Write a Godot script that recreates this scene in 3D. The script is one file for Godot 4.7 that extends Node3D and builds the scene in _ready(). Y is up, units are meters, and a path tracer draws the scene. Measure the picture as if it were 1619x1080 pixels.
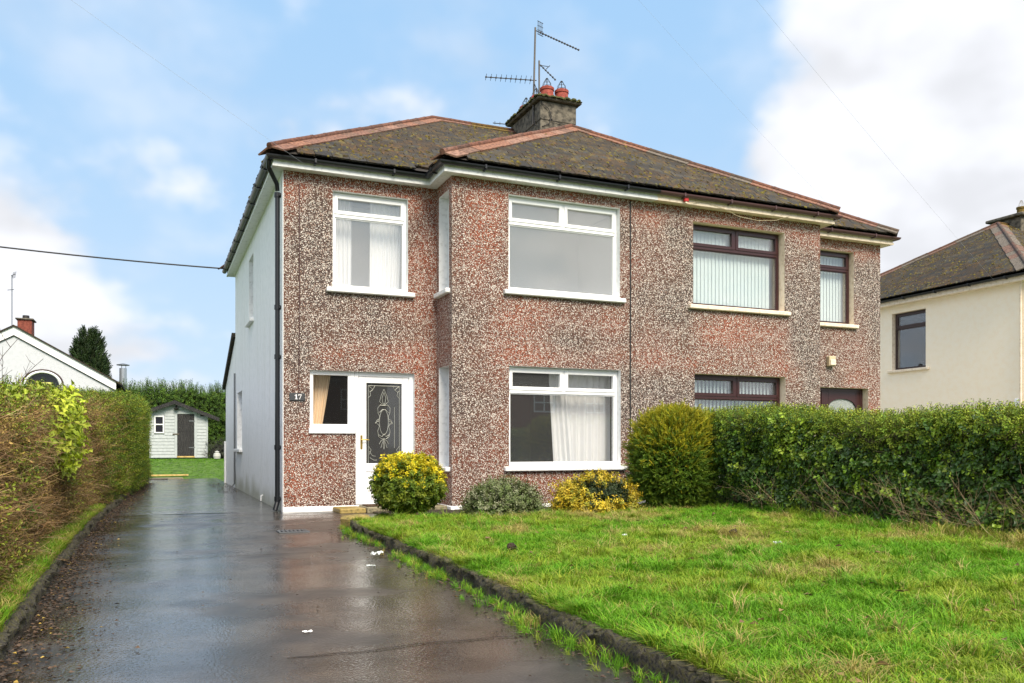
extends Node3D
# A pebble-dashed semi-detached house behind a wet driveway, a lawn and clipped hedges.

var T := Transform3D()          # transform applied to every vertex that the shape helpers add
var C := Color.WHITE            # vertex colour (linear) for the shape helpers
var M := {}
var rng := RandomNumberGenerator.new()
var used := {}

const EAVE := 5.315

func _ready():
	rng.seed = 7041
	camera_and_light()
	make_materials()
	ground_and_drive()
	main_house()
	right_house()
	left_bungalow()
	opposite_house()
	garden_shed()
	small_things()
	trees()
	hedges()
	shrubs()
	lawn_grass()
	wires()

# ------------------------------------------------------------------ camera, sky, sun, exposure
func camera_and_light():
	var cam := Camera3D.new()
	cam.name = "camera"
	cam.projection = Camera3D.PROJECTION_FRUSTUM
	cam.near = 0.1
	cam.far = 900.0
	cam.size = 0.2 * 540.0 / 1321.0
	cam.frustum_offset = Vector2(0, 0.1 * 168.0 / 1321.0)
	cam.position = Vector3(-1.75, 0.975, 12.841)
	cam.rotation_degrees = Vector3(0, -23.065, 0)
	add_child(cam)
	cam.current = true
	var e := Environment.new()
	e.background_mode = Environment.BG_SKY
	var sm := PanoramaSkyMaterial.new()
	sm.panorama = sky_picture()
	var sk := Sky.new()
	sk.sky_material = sm
	e.sky = sk
	e.background_energy_multiplier = 1.0
	e.tonemap_mode = Environment.TONE_MAPPER_LINEAR
	e.tonemap_exposure = 1.9
	e.sdfgi_enabled = true
	e.ssao_enabled = true
	e.ssil_enabled = true
	var we := WorldEnvironment.new()
	we.name = "world_environment"
	we.environment = e
	add_child(we)
	var sun := DirectionalLight3D.new()
	sun.name = "sun"
	sun.light_energy = 0.95
	sun.light_angular_distance = 30.0
	sun.light_color = Color(1.0, 0.945, 0.86)
	sun.shadow_enabled = true
	add_child(sun)
	sun.look_at_from_position(Vector3(0.3, 8.0, 8.0), Vector3.ZERO)

func sky_picture() -> ImageTexture:
	var w := 1536
	var h := 768
	var n := FastNoiseLite.new()
	n.noise_type = FastNoiseLite.TYPE_SIMPLEX
	n.seed = 11
	n.frequency = 1.0
	n.fractal_octaves = 6
	n.fractal_gain = 0.60
	var n2 := FastNoiseLite.new()
	n2.seed = 5
	n2.frequency = 2.1
	n2.fractal_octaves = 4
	# clouds where they hang: azimuth from -Z towards +X, elevation, spreads in degrees, weight
	var blobs := [
		[50.0, 20.0, 7.0, 11.0, 1.0], [55.0, 8.0, 8.0, 8.0, 0.8], [62.0, 18.0, 12.0, 16.0, 0.9], [49.0, 12.0, 5.0, 3.0, 0.3],
		[-8.0, 6.0, 6.0, 5.5, 1.0], [-11.0, 12.0, 5.0, 3.5, 0.7], [-12.0, 22.5, 3.4, 4.5, 0.65],
		[13.0, 20.0, 4.5, 2.6, 0.24], [7.0, 18.0, 4.5, 2.6, 0.22], [0.0, 17.5, 3.6, 2.6, 0.30], [20.0, 24.0, 4.5, 3.2, 0.34],
		[28.5, 21.0, 2.6, 3.0, 0.36], [39.5, 17.0, 2.2, 2.4, 0.36], [9.0, 27.0, 2.6, 1.4, 0.3], [4.0, 3.0, 8.0, 3.0, 0.35],
		[-3.0, 24.5, 4.0, 3.5, -0.4], [35.0, 25.5, 4.0, 4.0, -0.5], [12.0, 14.0, 6.0, 3.0, -0.3], [36.0, 14.0, 3.5, 3.0, -0.3],
	]
	var to_sun := Vector3(0.3, 8.0, 8.0).normalized()
	var data := PackedFloat32Array()
	data.resize(w * h * 3)
	var k := 0
	for y in h:
		var el := PI / 2 - (y + 0.5) / h * PI
		var se := sin(el)
		var ce := cos(el)
		var eld := rad_to_deg(el)
		for x in w:
			var r := 0.115
			var g := 0.125
			var b := 0.11
			if el > -0.02:
				var az := wrapf((x + 0.5) / w * TAU, -PI, PI)
				var azd := rad_to_deg(az)
				var d := Vector3(sin(az) * ce, se, -cos(az) * ce)
				var p := d / (maxf(d.y, 0.0) + 0.42)
				var q := n.get_noise_3dv(p * 2.7)
				var cover := 0.0
				var inside := 0.0
				if azd > -30.0 and azd < 85.0 and eld < 50.0:
					inside = clampf((azd + 30.0) / 18.0, 0, 1) * clampf((85.0 - azd) / 18.0, 0, 1) * clampf((50.0 - eld) / 14.0, 0, 1)
					for o in blobs:
						var u: float = (azd - o[0]) / o[2]
						var v: float = (eld - o[1]) / o[3]
						var s := u * u + v * v
						if s < 7.0:
							cover += o[4] * exp(-s * 0.7)
				cover = lerpf(0.30, cover - 0.16, inside)
				var c := smoothstep(0.0, 0.48, q * 0.52 + cover)
				# thin high veil between the clouds
				var veil := 0.40 * smoothstep(-0.25, 0.55, n.get_noise_3dv(p * 1.1 + Vector3(7, 2, 5)) + 0.4 * q)
				c = maxf(c, veil)
				var t := clampf(se, 0, 1)
				# clear air: pale at the horizon, deeper blue higher up
				var a := pow(1.0 - t, 3.2)
				var sr := lerpf(0.185, 0.39, a)
				var sg := lerpf(0.325, 0.475, a)
				var sb := lerpf(0.50, 0.56, a)
				var m := n2.get_noise_3dv(p * 1.7 + Vector3(3, 1, 2)) * 0.5 + 0.5
				var l := lerpf(0.455, 0.56, smoothstep(0.22, 0.66, m + 0.30 * q))
				# cloud and haze brighten towards the veiled sun
				var halo := exp(-pow(acos(clampf(d.dot(to_sun), -1, 1)) / 0.85, 2))
				l *= 1.0 + 0.8 * halo
				r = lerpf(sr, l * 0.955, c)
				g = lerpf(sg, l * 0.975, c)
				b = lerpf(sb, l * 1.03, c)
			data[k] = r
			data[k + 1] = g
			data[k + 2] = b
			k += 3
	return ImageTexture.create_from_image(Image.create_from_data(w, h, false, Image.FORMAT_RGBF, data.to_byte_array()))

# ------------------------------------------------------------------ shape helpers
func new_st() -> SurfaceTool:
	var st := SurfaceTool.new()
	st.begin(Mesh.PRIMITIVE_TRIANGLES)
	return st

func put(st: SurfaceTool, v: Vector3, n: Vector3):
	st.set_normal(n)
	st.set_color(C)
	st.set_uv(Vector2(v.x, v.z))
	st.set_uv2(Vector2(v.x, v.z))
	st.add_vertex(v)

func tri(st: SurfaceTool, a: Vector3, b: Vector3, c: Vector3):     # counter-clockwise seen from outside
	a = T * a
	b = T * b
	c = T * c
	var n := (b - a).cross(c - a).normalized()
	put(st, a, n)
	put(st, c, n)
	put(st, b, n)

func quad(st: SurfaceTool, a: Vector3, b: Vector3, c: Vector3, d: Vector3):
	tri(st, a, b, c)
	tri(st, a, c, d)

func away(st: SurfaceTool, p: Array, from: Vector3):     # a triangle or quad whose front looks away from a point inside
	var n: Vector3 = (p[1] - p[0]).cross(p[2] - p[0])
	var mid: Vector3 = (p[0] + p[1] + p[2]) / 3.0
	if n.dot(mid - from) < 0:
		p.reverse()
	tri(st, p[0], p[1], p[2])
	if p.size() == 4:
		tri(st, p[0], p[2], p[3])

func box(st: SurfaceTool, lo: Vector3, hi: Vector3, bev := 0.0):
	var c := (lo + hi) * 0.5
	var h := (hi - lo) * 0.5
	h = h.abs()
	if bev <= 0.0:
		for a in 3:
			for s in [-1.0, 1.0]:
				var p := []
				for q in [[-1.0, -1.0], [1.0, -1.0], [1.0, 1.0], [-1.0, 1.0]]:
					var v := Vector3()
					v[a] = s * h[a]
					v[(a + 1) % 3] = q[0] * h[(a + 1) % 3]
					v[(a + 2) % 3] = q[1] * h[(a + 2) % 3]
					p.append(c + v)
				away(st, p, c)
		return
	bev = minf(bev, minf(h.x, minf(h.y, h.z)) * 0.9)
	var f := func(s: Vector3, a: int) -> Vector3:
		var v := h - Vector3.ONE * bev
		v[a] = h[a]
		return c + v * s
	for a in 3:
		var b := (a + 1) % 3
		var d := (a + 2) % 3
		for s in [-1.0, 1.0]:
			var p := []
			for q in [[-1.0, -1.0], [1.0, -1.0], [1.0, 1.0], [-1.0, 1.0]]:
				var v := Vector3()
				v[a] = s
				v[b] = q[0]
				v[d] = q[1]
				p.append(f.call(v, a))
			away(st, p, c)
			for s2 in [-1.0, 1.0]:
				var e0 := Vector3()
				e0[a] = s
				e0[b] = s2
				e0[d] = -1.0
				var e1 := e0
				e1[d] = 1.0
				away(st, [f.call(e0, a), f.call(e1, a), f.call(e1, b), f.call(e0, b)], c)
	for x in [-1.0, 1.0]:
		for y in [-1.0, 1.0]:
			for z in [-1.0, 1.0]:
				var s := Vector3(x, y, z)
				away(st, [f.call(s, 0), f.call(s, 1), f.call(s, 2)], c)

func tube(st: SurfaceTool, pts: Array, r0: float, r1 := -1.0, sides := 6, cap := true):
	if r1 < 0.0:
		r1 = r0
	var rings := []
	var prev := Vector3.ZERO
	for i in pts.size():
		var d: Vector3 = (pts[mini(i + 1, pts.size() - 1)] - pts[maxi(i - 1, 0)]).normalized()
		var u := prev
		if u == Vector3.ZERO or absf(u.dot(d)) > 0.98:
			u = d.cross(Vector3.UP if absf(d.y) < 0.9 else Vector3.RIGHT)
		u = (u - d * u.dot(d)).normalized()
		prev = u
		var v := d.cross(u)
		var r := lerpf(r0, r1, float(i) / maxi(pts.size() - 1, 1))
		var ring := []
		for k in sides:
			var a := TAU * k / sides
			ring.append([pts[i] + (u * cos(a) + v * sin(a)) * r, u * cos(a) + v * sin(a)])
		rings.append(ring)
	for i in pts.size() - 1:
		for k in sides:
			var k2 := (k + 1) % sides
			var q := [rings[i][k], rings[i][k2], rings[i + 1][k2], rings[i + 1][k]]
			for o in [0, 2, 1, 0, 3, 2]:
				put(st, T * q[o][0], (T.basis * q[o][1]).normalized())
	if cap:
		for e in [0, pts.size() - 1]:
			for k in range(1, sides - 1):
				var inner: Vector3 = pts[1] if e == 0 else pts[pts.size() - 2]
				away(st, [rings[e][0][0], rings[e][k][0], rings[e][k + 1][0]], inner)

func lathe(st: SurfaceTool, at: Vector3, prof: Array, sides := 16):     # prof: [radius, y] from the bottom up, outside
	for i in prof.size() - 1:
		var p: Vector2 = prof[i]
		var q: Vector2 = prof[i + 1]
		var nd := Vector2(q.y - p.y, -(q.x - p.x)).normalized()
		for k in sides:
			var a := TAU * k / sides
			var b := TAU * (k + 1) / sides
			var ca := Vector3(cos(a), 0, sin(a))
			var cb := Vector3(cos(b), 0, sin(b))
			var up := Vector3.UP
			var v := [at + ca * p.x + up * p.y, at + cb * p.x + up * p.y, at + cb * q.x + up * q.y, at + ca * q.x + up * q.y]
			var n := [ca * nd.x + up * nd.y, cb * nd.x + up * nd.y]
			n = [n[0], n[1], n[1], n[0]]
			for o in [0, 1, 2, 0, 2, 3]:
				put(st, T * v[o], (T.basis * n[o]).normalized())

func sweep(st: SurfaceTool, path: Array, prof: Array, caps := true):     # path: Vector2(x, z); prof: Vector2(out to the left-hand normal, y)
	var rows := []
	for i in path.size():
		var d0: Vector2 = (path[i] - path[i - 1]).normalized() if i > 0 else (path[1] - path[0]).normalized()
		var d1: Vector2 = (path[i + 1] - path[i]).normalized() if i < path.size() - 1 else d0
		var n0 := Vector2(-d0.y, d0.x)
		var n1 := Vector2(-d1.y, d1.x)
		var m := (n0 + n1).normalized()
		m = m / maxf(m.dot(n0), 0.2)
		var row := []
		for p in prof:
			var xz: Vector2 = path[i] + m * p.x
			row.append(Vector3(xz.x, p.y, xz.y))
		rows.append(row)
	for i in path.size() - 1:
		for k in prof.size():
			var k2 := (k + 1) % prof.size()
			quad(st, rows[i][k], rows[i + 1][k], rows[i + 1][k2], rows[i][k2])
	if caps:
		for e in [0, path.size() - 1]:
			var mid: Vector3 = (rows[1 if e == 0 else e - 1][0] + rows[1 if e == 0 else e - 1][prof.size() / 2]) * 0.5
			for k in range(1, prof.size() - 1):
				away(st, [rows[e][0], rows[e][k], rows[e][k + 1]], mid)

func obj(called: String, st: SurfaceTool, m: Material, parent: Node = self) -> MeshInstance3D:
	var o := MeshInstance3D.new()
	o.mesh = st.commit()
	o.material_override = null
	if o.mesh.get_surface_count():
		o.mesh.surface_set_material(0, m)
	return hang(called, o, parent)

func hang(called: String, o: Node3D, parent: Node = self) -> Node3D:
	var key := str(parent.get_instance_id()) + called
	var n: int = used.get(key, 0)
	used[key] = n + 1
	o.name = called if n == 0 else "%s_%03d" % [called, n]
	parent.add_child(o, true)
	return o

func node(called: String, parent: Node = self, at := Vector3.ZERO) -> Node3D:
	var o := Node3D.new()
	o.position = at
	return hang(called, o, parent)

func inst(called: String, mesh: Mesh, m: Material, xf: Transform3D, parent: Node = self) -> MeshInstance3D:
	var o := MeshInstance3D.new()
	o.mesh = mesh
	o.material_override = m
	o.transform = xf
	return hang(called, o, parent)

func tag(o: Node, label: String, category: String, group := "", kind := "") -> Node:
	o.set_meta("label", label)
	o.set_meta("category", category)
	if group:
		o.set_meta("group", group)
	if kind:
		o.set_meta("kind", kind)
	return o

func structure(o: Node, label := "", category := "") -> Node:
	o.set_meta("kind", "structure")
	if label:
		o.set_meta("label", label)
		o.set_meta("category", category)
	return o

func many(called: String, mesh: Mesh, m: Material, xfs: Array, cols: Array, parent: Node = self) -> MultiMeshInstance3D:
	var mm := MultiMesh.new()
	mm.transform_format = MultiMesh.TRANSFORM_3D
	mm.use_colors = cols.size() > 0
	mm.mesh = mesh
	mm.instance_count = xfs.size()
	for i in xfs.size():
		mm.set_instance_transform(i, xfs[i])
		if cols.size():
			mm.set_instance_color(i, cols[i])
	var o := MultiMeshInstance3D.new()
	o.multimesh = mm
	o.material_override = m
	o.set_meta("kind", "stuff")
	hang(called, o, parent)
	return o

func rnd(a: float, b: float) -> float:
	return rng.randf_range(a, b)

# ------------------------------------------------------------------ materials and textures
func mat(rgb: Array, rough: float, more := {}) -> StandardMaterial3D:      # rgb: 0..255 sRGB
	var m := StandardMaterial3D.new()
	m.albedo_color = Color(rgb[0] / 255.0, rgb[1] / 255.0, rgb[2] / 255.0)
	m.roughness = rough
	for k in more:
		m.set(k, more[k])
	return m

func noise(sd: int, freq: float, oct := 5, type := FastNoiseLite.TYPE_SIMPLEX) -> FastNoiseLite:
	var n := FastNoiseLite.new()
	n.seed = sd
	n.noise_type = type
	n.frequency = freq
	n.fractal_octaves = oct
	return n

func noise_tex(n: FastNoiseLite, size: int, cols := [], at := [], normal := 0.0, size_y := 0) -> NoiseTexture2D:
	var t := NoiseTexture2D.new()
	t.width = size
	t.height = size_y if size_y else size
	t.seamless = true
	t.noise = n
	if normal > 0.0:
		t.as_normal_map = true
		t.bump_strength = normal
	if cols.size():
		var g := Gradient.new()
		var off := PackedFloat32Array()
		var cc := PackedColorArray()
		for i in cols.size():
			off.append(at[i] if at.size() else float(i) / (cols.size() - 1))
			cc.append(Color(cols[i][0] / 255.0, cols[i][1] / 255.0, cols[i][2] / 255.0))
		g.offsets = off
		g.colors = cc
		t.color_ramp = g
	return t

func tri_map(m: StandardMaterial3D, per_metre: float, tex: Texture2D = null, bump: Texture2D = null, cm := 0.0) -> StandardMaterial3D:
	m.uv1_triplanar = true
	m.uv1_world_triplanar = true
	m.uv1_scale = Vector3.ONE * per_metre
	m.uv1_triplanar_sharpness = 8.0
	if tex:
		m.albedo_texture = tex
	if bump:
		m.heightmap_enabled = true
		m.heightmap_texture = bump
		m.heightmap_scale = cm
	return m

func pebble_pictures() -> Array:       # [RGBA stones with clear mortar between, height]: 2 m tile
	var s := 1024
	var rgba := PackedByteArray()
	rgba.resize(s * s * 4)
	var hgt := PackedByteArray()
	hgt.resize(s * s)
	hgt.fill(60)
	var kinds := [[222, 212, 202], [206, 190, 178], [182, 152, 136], [150, 126, 114], [104, 78, 70], [72, 54, 49], [134, 118, 110], [236, 230, 222]]
	var share := [0, 0, 0, 1, 1, 2, 3, 4, 5, 5, 6, 7, 7, 7]
	for i in 23500:
		var cx := rng.randi() % s
		var cy := rng.randi() % s
		var rx := rnd(2.2, 4.7)
		var ry := rx * rnd(0.6, 0.95)
		var ang := rnd(0, PI)
		var ca := cos(ang)
		var sa := sin(ang)
		var k: Array = kinds[share[rng.randi() % share.size()]]
		var v := rnd(0.85, 1.08)
		var e := int(ceil(rx))
		for dy in range(-e, e + 1):
			for dx in range(-e, e + 1):
				var u := (dx * ca + dy * sa) / rx
				var w := (-dx * sa + dy * ca) / ry
				var q := u * u + w * w
				if q > 1.0:
					continue
				var at := ((cy + dy) & 1023) * s + ((cx + dx) & 1023)
				hgt[at] = int(110 + 140 * sqrt(1.0 - q))
				var j := at * 4
				rgba[j] = mini(255, int(k[0] * v))
				rgba[j + 1] = mini(255, int(k[1] * v))
				rgba[j + 2] = mini(255, int(k[2] * v))
				rgba[j + 3] = 255
	return [ImageTexture.create_from_image(Image.create_from_data(s, s, false, Image.FORMAT_RGBA8, rgba)), ImageTexture.create_from_image(Image.create_from_data(s, s, false, Image.FORMAT_L8, hgt))]

func make_materials():
	var fine := noise_tex(noise(3, 0.05, 5), 512)
	var grit := noise_tex(noise(4, 0.16, 3), 512)
	M.fine = fine
	M.grit = grit
	var pp := pebble_pictures()
	var m := mat([255, 255, 255], 0.85, {"vertex_color_use_as_albedo": true, "metallic_specular": 0.35})
	m.detail_enabled = true
	m.detail_albedo = pp[0]
	m.detail_blend_mode = BaseMaterial3D.BLEND_MODE_MIX
	m.detail_uv_layer = BaseMaterial3D.DETAIL_UV_2
	m.uv2_triplanar = true
	m.uv2_world_triplanar = true
	m.uv2_scale = Vector3.ONE * 0.5
	m.uv2_triplanar_sharpness = 8.0
	tri_map(m, 0.5, null, pp[1], 1.2)
	M.pebble = m
	var render_cols := noise_tex(noise(21, 0.02, 5), 512, [[228, 230, 232], [236, 238, 240], [240, 241, 243]], [0.0, 0.45, 1.0])
	M.render = tri_map(mat([255, 255, 255], 0.8, {"vertex_color_use_as_albedo": true}), 0.45, render_cols, grit, 0.5)
	M.grey_render = tri_map(mat([206, 208, 214], 0.85), 0.45, render_cols, grit, 0.4)
	var cream_cols := noise_tex(noise(22, 0.02, 5), 512, [[252, 236, 212], [253, 240, 218], [254, 242, 223]], [0.0, 0.45, 1.0])
	M.cream_render = tri_map(mat([255, 255, 255], 0.85, {"vertex_color_use_as_albedo": true}), 0.4, cream_cols, grit, 0.3)
	M.upvc = mat([236, 238, 240], 0.32)
	M.white = tri_map(mat([255, 255, 255], 0.55), 0.9, noise_tex(noise(23, 0.03, 5), 256, [[206, 208, 208], [232, 234, 235], [236, 238, 239]], [0.0, 0.4, 1.0]))
	M.cream = tri_map(mat([255, 255, 255], 0.6), 0.9, noise_tex(noise(24, 0.03, 5), 256, [[206, 188, 164], [232, 216, 194], [238, 224, 204]], [0.0, 0.4, 1.0]))
	M.brown_frame = mat([54, 27, 27], 0.32)
	M.dark_frame = mat([58, 40, 38], 0.4)
	M.black = mat([22, 25, 30], 0.34)
	M.brown_gutter = mat([74, 50, 50], 0.38)
	M.glass = mat([236, 242, 246], 0.0, {"transparency": BaseMaterial3D.TRANSPARENCY_ALPHA, "metallic_specular": 0.62})
	M.glass.albedo_color.a = 0.012
	M.obscure = tri_map(mat([150, 158, 156], 0.25, {"metallic_specular": 0.6}), 2.0, null, noise_tex(noise(61, 0.09, 3), 256), 1.0)
	M.painted_sheen_glass = M.glass.duplicate()
	M.painted_sheen_glass.albedo_color.a = 0.05  # pale film painted into the glass in place of sky reflection
	M.room = mat([228, 227, 223], 0.9)
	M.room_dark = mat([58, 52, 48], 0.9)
	M.curtain = mat([232, 234, 236], 0.85, {"backlight_enabled": true, "backlight": Color(0.55, 0.56, 0.58)})
	M.beige_curtain = mat([214, 190, 158], 0.9)
	M.blind = mat([196, 212, 212], 0.7, {"backlight_enabled": true, "backlight": Color(0.4, 0.42, 0.42)})
	M.gold = mat([190, 160, 90], 0.3, {"metallic": 0.9})
	M.lead = mat([176, 178, 170], 0.35, {"metallic": 0.4})
	M.steel = mat([120, 124, 128], 0.45, {"metallic": 0.8})
	M.mast = mat([92, 88, 84], 0.6, {"metallic": 0.3})
	M.dark_metal = mat([48, 46, 46], 0.55, {"metallic": 0.4})
	M.wire = mat([34, 34, 36], 0.6)
	M.thin_wire = mat([170, 176, 184], 0.6)
	M.red_plastic = mat([176, 34, 30], 0.45)
	M.beige_plastic = mat([196, 182, 150], 0.5)
	M.slate_plate = mat([52, 56, 60], 0.5)
	M.white_print = mat([240, 240, 240], 0.5)
	# roof slates: grey asbestos-cement with lichen and moss of several ages
	var moss := noise(31, 0.012, 6)
	moss.fractal_gain = 0.68
	var moss_tex := noise_tex(moss, 1024, [[34, 33, 35], [54, 52, 51], [72, 67, 58], [62, 52, 30], [52, 42, 18], [86, 70, 22], [104, 88, 28], [40, 34, 17]], [0.0, 0.26, 0.38, 0.46, 0.56, 0.66, 0.78, 1.0])
	M.slates = []
	for tone in [[255, 255, 255], [206, 206, 210], [160, 158, 158], [236, 206, 150], [226, 232, 246], [196, 170, 112]]:
		M.slates.append(tri_map(mat(tone, 0.75, {"vertex_color_use_as_albedo": true}), 0.34, moss_tex, grit, 1.0))
	M.slate_many = tri_map(mat([255, 255, 255], 0.75, {"vertex_color_use_as_albedo": true}), 0.34, moss_tex, grit, 1.0)
	M.under_roof = mat([44, 40, 36], 0.9)
	M.moss = tri_map(mat([255, 255, 255], 0.95, {"vertex_color_use_as_albedo": true}), 3.0, null, grit, 0.6)
	var clay := noise_tex(noise(33, 0.03, 6), 512, [[74, 60, 50], [124, 92, 76], [146, 110, 92], [156, 130, 112]], [0.0, 0.35, 0.6, 1.0])
	M.clay = []
	for tone in [[255, 255, 255], [226, 214, 210], [246, 228, 214], [208, 208, 206]]:
		M.clay.append(tri_map(mat(tone, 0.8, {"vertex_color_use_as_albedo": true}), 0.8, clay, grit, 0.4))
	M.clay_moss = tri_map(mat([206, 222, 120], 0.9, {"vertex_color_use_as_albedo": true}), 0.8, clay, grit, 0.6)
	M.clay_pale = tri_map(mat([222, 230, 222], 0.85, {"vertex_color_use_as_albedo": true}), 0.8, noise_tex(noise(34, 0.03, 6), 512, [[78, 70, 64], [124, 108, 99], [146, 132, 122]]), grit, 0.5)
	M.pot = tri_map(mat([255, 255, 255], 0.75), 1.2, noise_tex(noise(35, 0.03, 5), 256, [[110, 46, 36], [150, 66, 52], [160, 80, 64]]), grit, 0.3)
	M.concrete = tri_map(mat([255, 255, 255], 0.9), 0.55, noise_tex(noise(36, 0.02, 6), 512, [[48, 46, 41], [84, 80, 71], [108, 102, 90], [124, 118, 105]], [0.0, 0.36, 0.6, 1.0]), grit, 1.0)
	M.kerb = tri_map(mat([255, 255, 255], 0.9), 2.2, noise_tex(noise(37, 0.025, 6), 512, [[38, 37, 31], [78, 73, 63], [106, 100, 86], [84, 82, 40], [140, 132, 114]], [0.0, 0.36, 0.52, 0.66, 1.0]), grit, 2.0)
	M.slab = tri_map(mat([255, 255, 255], 0.6), 0.9, noise_tex(noise(38, 0.03, 6), 512, [[84, 80, 62], [128, 120, 96], [150, 140, 112]], [0.0, 0.45, 1.0]), grit, 0.4)
	M.slab_yellow = tri_map(mat([255, 244, 206], 0.6), 0.9, noise_tex(noise(39, 0.03, 6), 512, [[90, 84, 52], [150, 136, 92], [166, 152, 108]], [0.0, 0.45, 1.0]), grit, 0.4)
	# wet tarmac: shiny films and damp grain
	var wet := noise(41, 0.0045, 7)
	wet.fractal_gain = 0.55
	var tar := mat([255, 255, 255], 1.0, {"metallic_specular": 0.66})
	tar.albedo_texture = noise_tex(noise(42, 0.006, 8), 2048, [[44, 40, 36], [62, 56, 51], [73, 66, 60], [90, 82, 74]], [0.0, 0.42, 0.6, 1.0])
	tar.roughness_texture = noise_tex(wet, 1024, [[20, 20, 20], [42, 42, 42], [70, 70, 70], [112, 112, 112]], [0.0, 0.40, 0.58, 1.0])
	tar.normal_enabled = true
	tar.normal_texture = noise_tex(noise(43, 0.45, 2, FastNoiseLite.TYPE_VALUE), 2048, [], [], 2.5)
	tar.normal_scale = 0.16
	tar.uv1_scale = Vector3(0.125, 0.125, 1)
	tar.detail_enabled = true
	tar.detail_albedo = noise_tex(noise(44, 0.30, 2), 512, [[150, 150, 150], [236, 236, 236], [255, 255, 255]], [0.0, 0.5, 1.0])
	tar.detail_blend_mode = BaseMaterial3D.BLEND_MODE_MUL
	tar.detail_uv_layer = BaseMaterial3D.DETAIL_UV_2
	tar.uv2_scale = Vector3(0.8, 0.8, 1)
	M.tarmac = tar
	var con := mat([255, 255, 255], 1.0, {"metallic_specular": 0.66})
	con.albedo_texture = noise_tex(noise(45, 0.01, 7), 1024, [[50, 48, 46], [76, 74, 72], [98, 96, 94]], [0.0, 0.5, 1.0])
	con.roughness_texture = noise_tex(noise(46, 0.012, 6), 1024, [[8, 8, 8], [24, 24, 24], [90, 90, 90]], [0.0, 0.45, 1.0])
	con.normal_enabled = true
	con.normal_texture = noise_tex(noise(47, 0.05, 4), 1024, [], [], 4.0)
	con.normal_scale = 0.35
	con.uv1_scale = Vector3(0.09, 0.5, 1)
	M.wet_concrete = con
	M.soil = tri_map(mat([255, 255, 255], 0.95), 0.6, noise_tex(noise(48, 0.03, 6), 512, [[30, 22, 16], [56, 44, 32], [72, 60, 42]]), grit, 3.0)
	M.lawn_soil = tri_map(mat([255, 255, 255], 0.95), 0.35, noise_tex(noise(49, 0.02, 7), 1024, [[50, 72, 10], [92, 134, 16], [124, 160, 24], [154, 154, 52]], [0.0, 0.42, 0.62, 1.0]), grit, 3.0)
	M.ground = tri_map(mat([255, 255, 255], 0.95), 0.2, noise_tex(noise(50, 0.02, 7), 512, [[50, 72, 20], [74, 104, 30], [92, 120, 40]]), grit, 2.0)
	M.road = tri_map(mat([255, 255, 255], 0.6), 0.5, noise_tex(noise(51, 0.1, 4), 512, [[50, 50, 50], [70, 70, 70]]))
	M.brick = tri_map(mat([255, 255, 255], 0.85), 0.6, noise_tex(noise(52, 0.05, 4), 256, [[92, 44, 36], [124, 62, 48], [140, 76, 60]]), grit, 0.4)
	# foliage: tints come with each copy
	M.leaf = mat([255, 255, 255], 0.5, {"vertex_color_use_as_albedo": true, "backlight_enabled": true, "backlight": Color(0.5, 0.55, 0.25), "metallic_specular": 0.4})
	M.gloss_leaf = mat([255, 255, 255], 0.38, {"vertex_color_use_as_albedo": true, "backlight_enabled": true, "backlight": Color(0.3, 0.34, 0.15), "metallic_specular": 0.45})
	M.grass = mat([255, 255, 255], 0.6, {"vertex_color_use_as_albedo": true, "backlight_enabled": true, "backlight": Color(0.6, 0.65, 0.3), "metallic_specular": 0.3})
	M.twig = mat([255, 255, 255], 0.85, {"vertex_color_use_as_albedo": true})
	M.hedge_core = tri_map(mat([255, 255, 255], 0.95), 1.5, noise_tex(noise(53, 0.05, 5), 256, [[12, 11, 7], [24, 21, 13], [36, 31, 19]]), grit, 3.0)  # near-black colour carries the shade inside hedges and bushes
	M.bark = tri_map(mat([255, 255, 255], 0.9), 1.5, noise_tex(noise(54, 0.05, 5), 256, [[50, 40, 32], [84, 72, 58]]), grit, 2.0)
	M.grey_pot = mat([176, 176, 172], 0.5)
	M.shed_paint = tri_map(mat([255, 255, 255], 0.7), 0.8, noise_tex(noise(55, 0.03, 5), 256, [[158, 165, 168], [170, 177, 179], [176, 183, 184]]))
	M.shed_dark = tri_map(mat([255, 255, 255], 0.8), 0.9, noise_tex(noise(56, 0.06, 6), 512, [[14, 14, 17], [22, 22, 25], [28, 28, 32], [120, 118, 112]], [0.0, 0.5, 0.72, 0.80]))
	M.timber = tri_map(mat([255, 255, 255], 0.8), 0.8, noise_tex(noise(57, 0.03, 5), 256, [[150, 120, 66], [196, 168, 104], [206, 180, 120]]))
	M.old_timber = tri_map(mat([255, 255, 255], 0.9), 0.8, noise_tex(noise(58, 0.03, 5), 256, [[70, 66, 58], [110, 104, 92]]))
	M.paper = mat([236, 236, 232], 0.7)
	M.plastic_bag = mat([206, 214, 210], 0.35)
	M.mat_brown = tri_map(mat([255, 255, 255], 0.95), 4.0, noise_tex(noise(59, 0.2, 3), 256, [[60, 40, 26], [110, 80, 50]]), grit, 1.0)
	M.leaf_litter = mat([255, 255, 255], 0.7, {"vertex_color_use_as_albedo": true})

# ------------------------------------------------------------------ walls, windows, roofs
func cuts(a: float, b: float, step: float, extra: Array) -> Array:
	var v := []
	var n := int(ceil((b - a) / step))
	for i in n + 1:
		v.append(lerpf(a, b, float(i) / n))
	for e in extra:
		if e > a + 0.001 and e < b - 0.001:
			v.append(e)
	v.sort()
	var r := []
	for x in v:
		if r.is_empty() or x - r[-1] > 0.0005:
			r.append(x)
	return r

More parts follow.
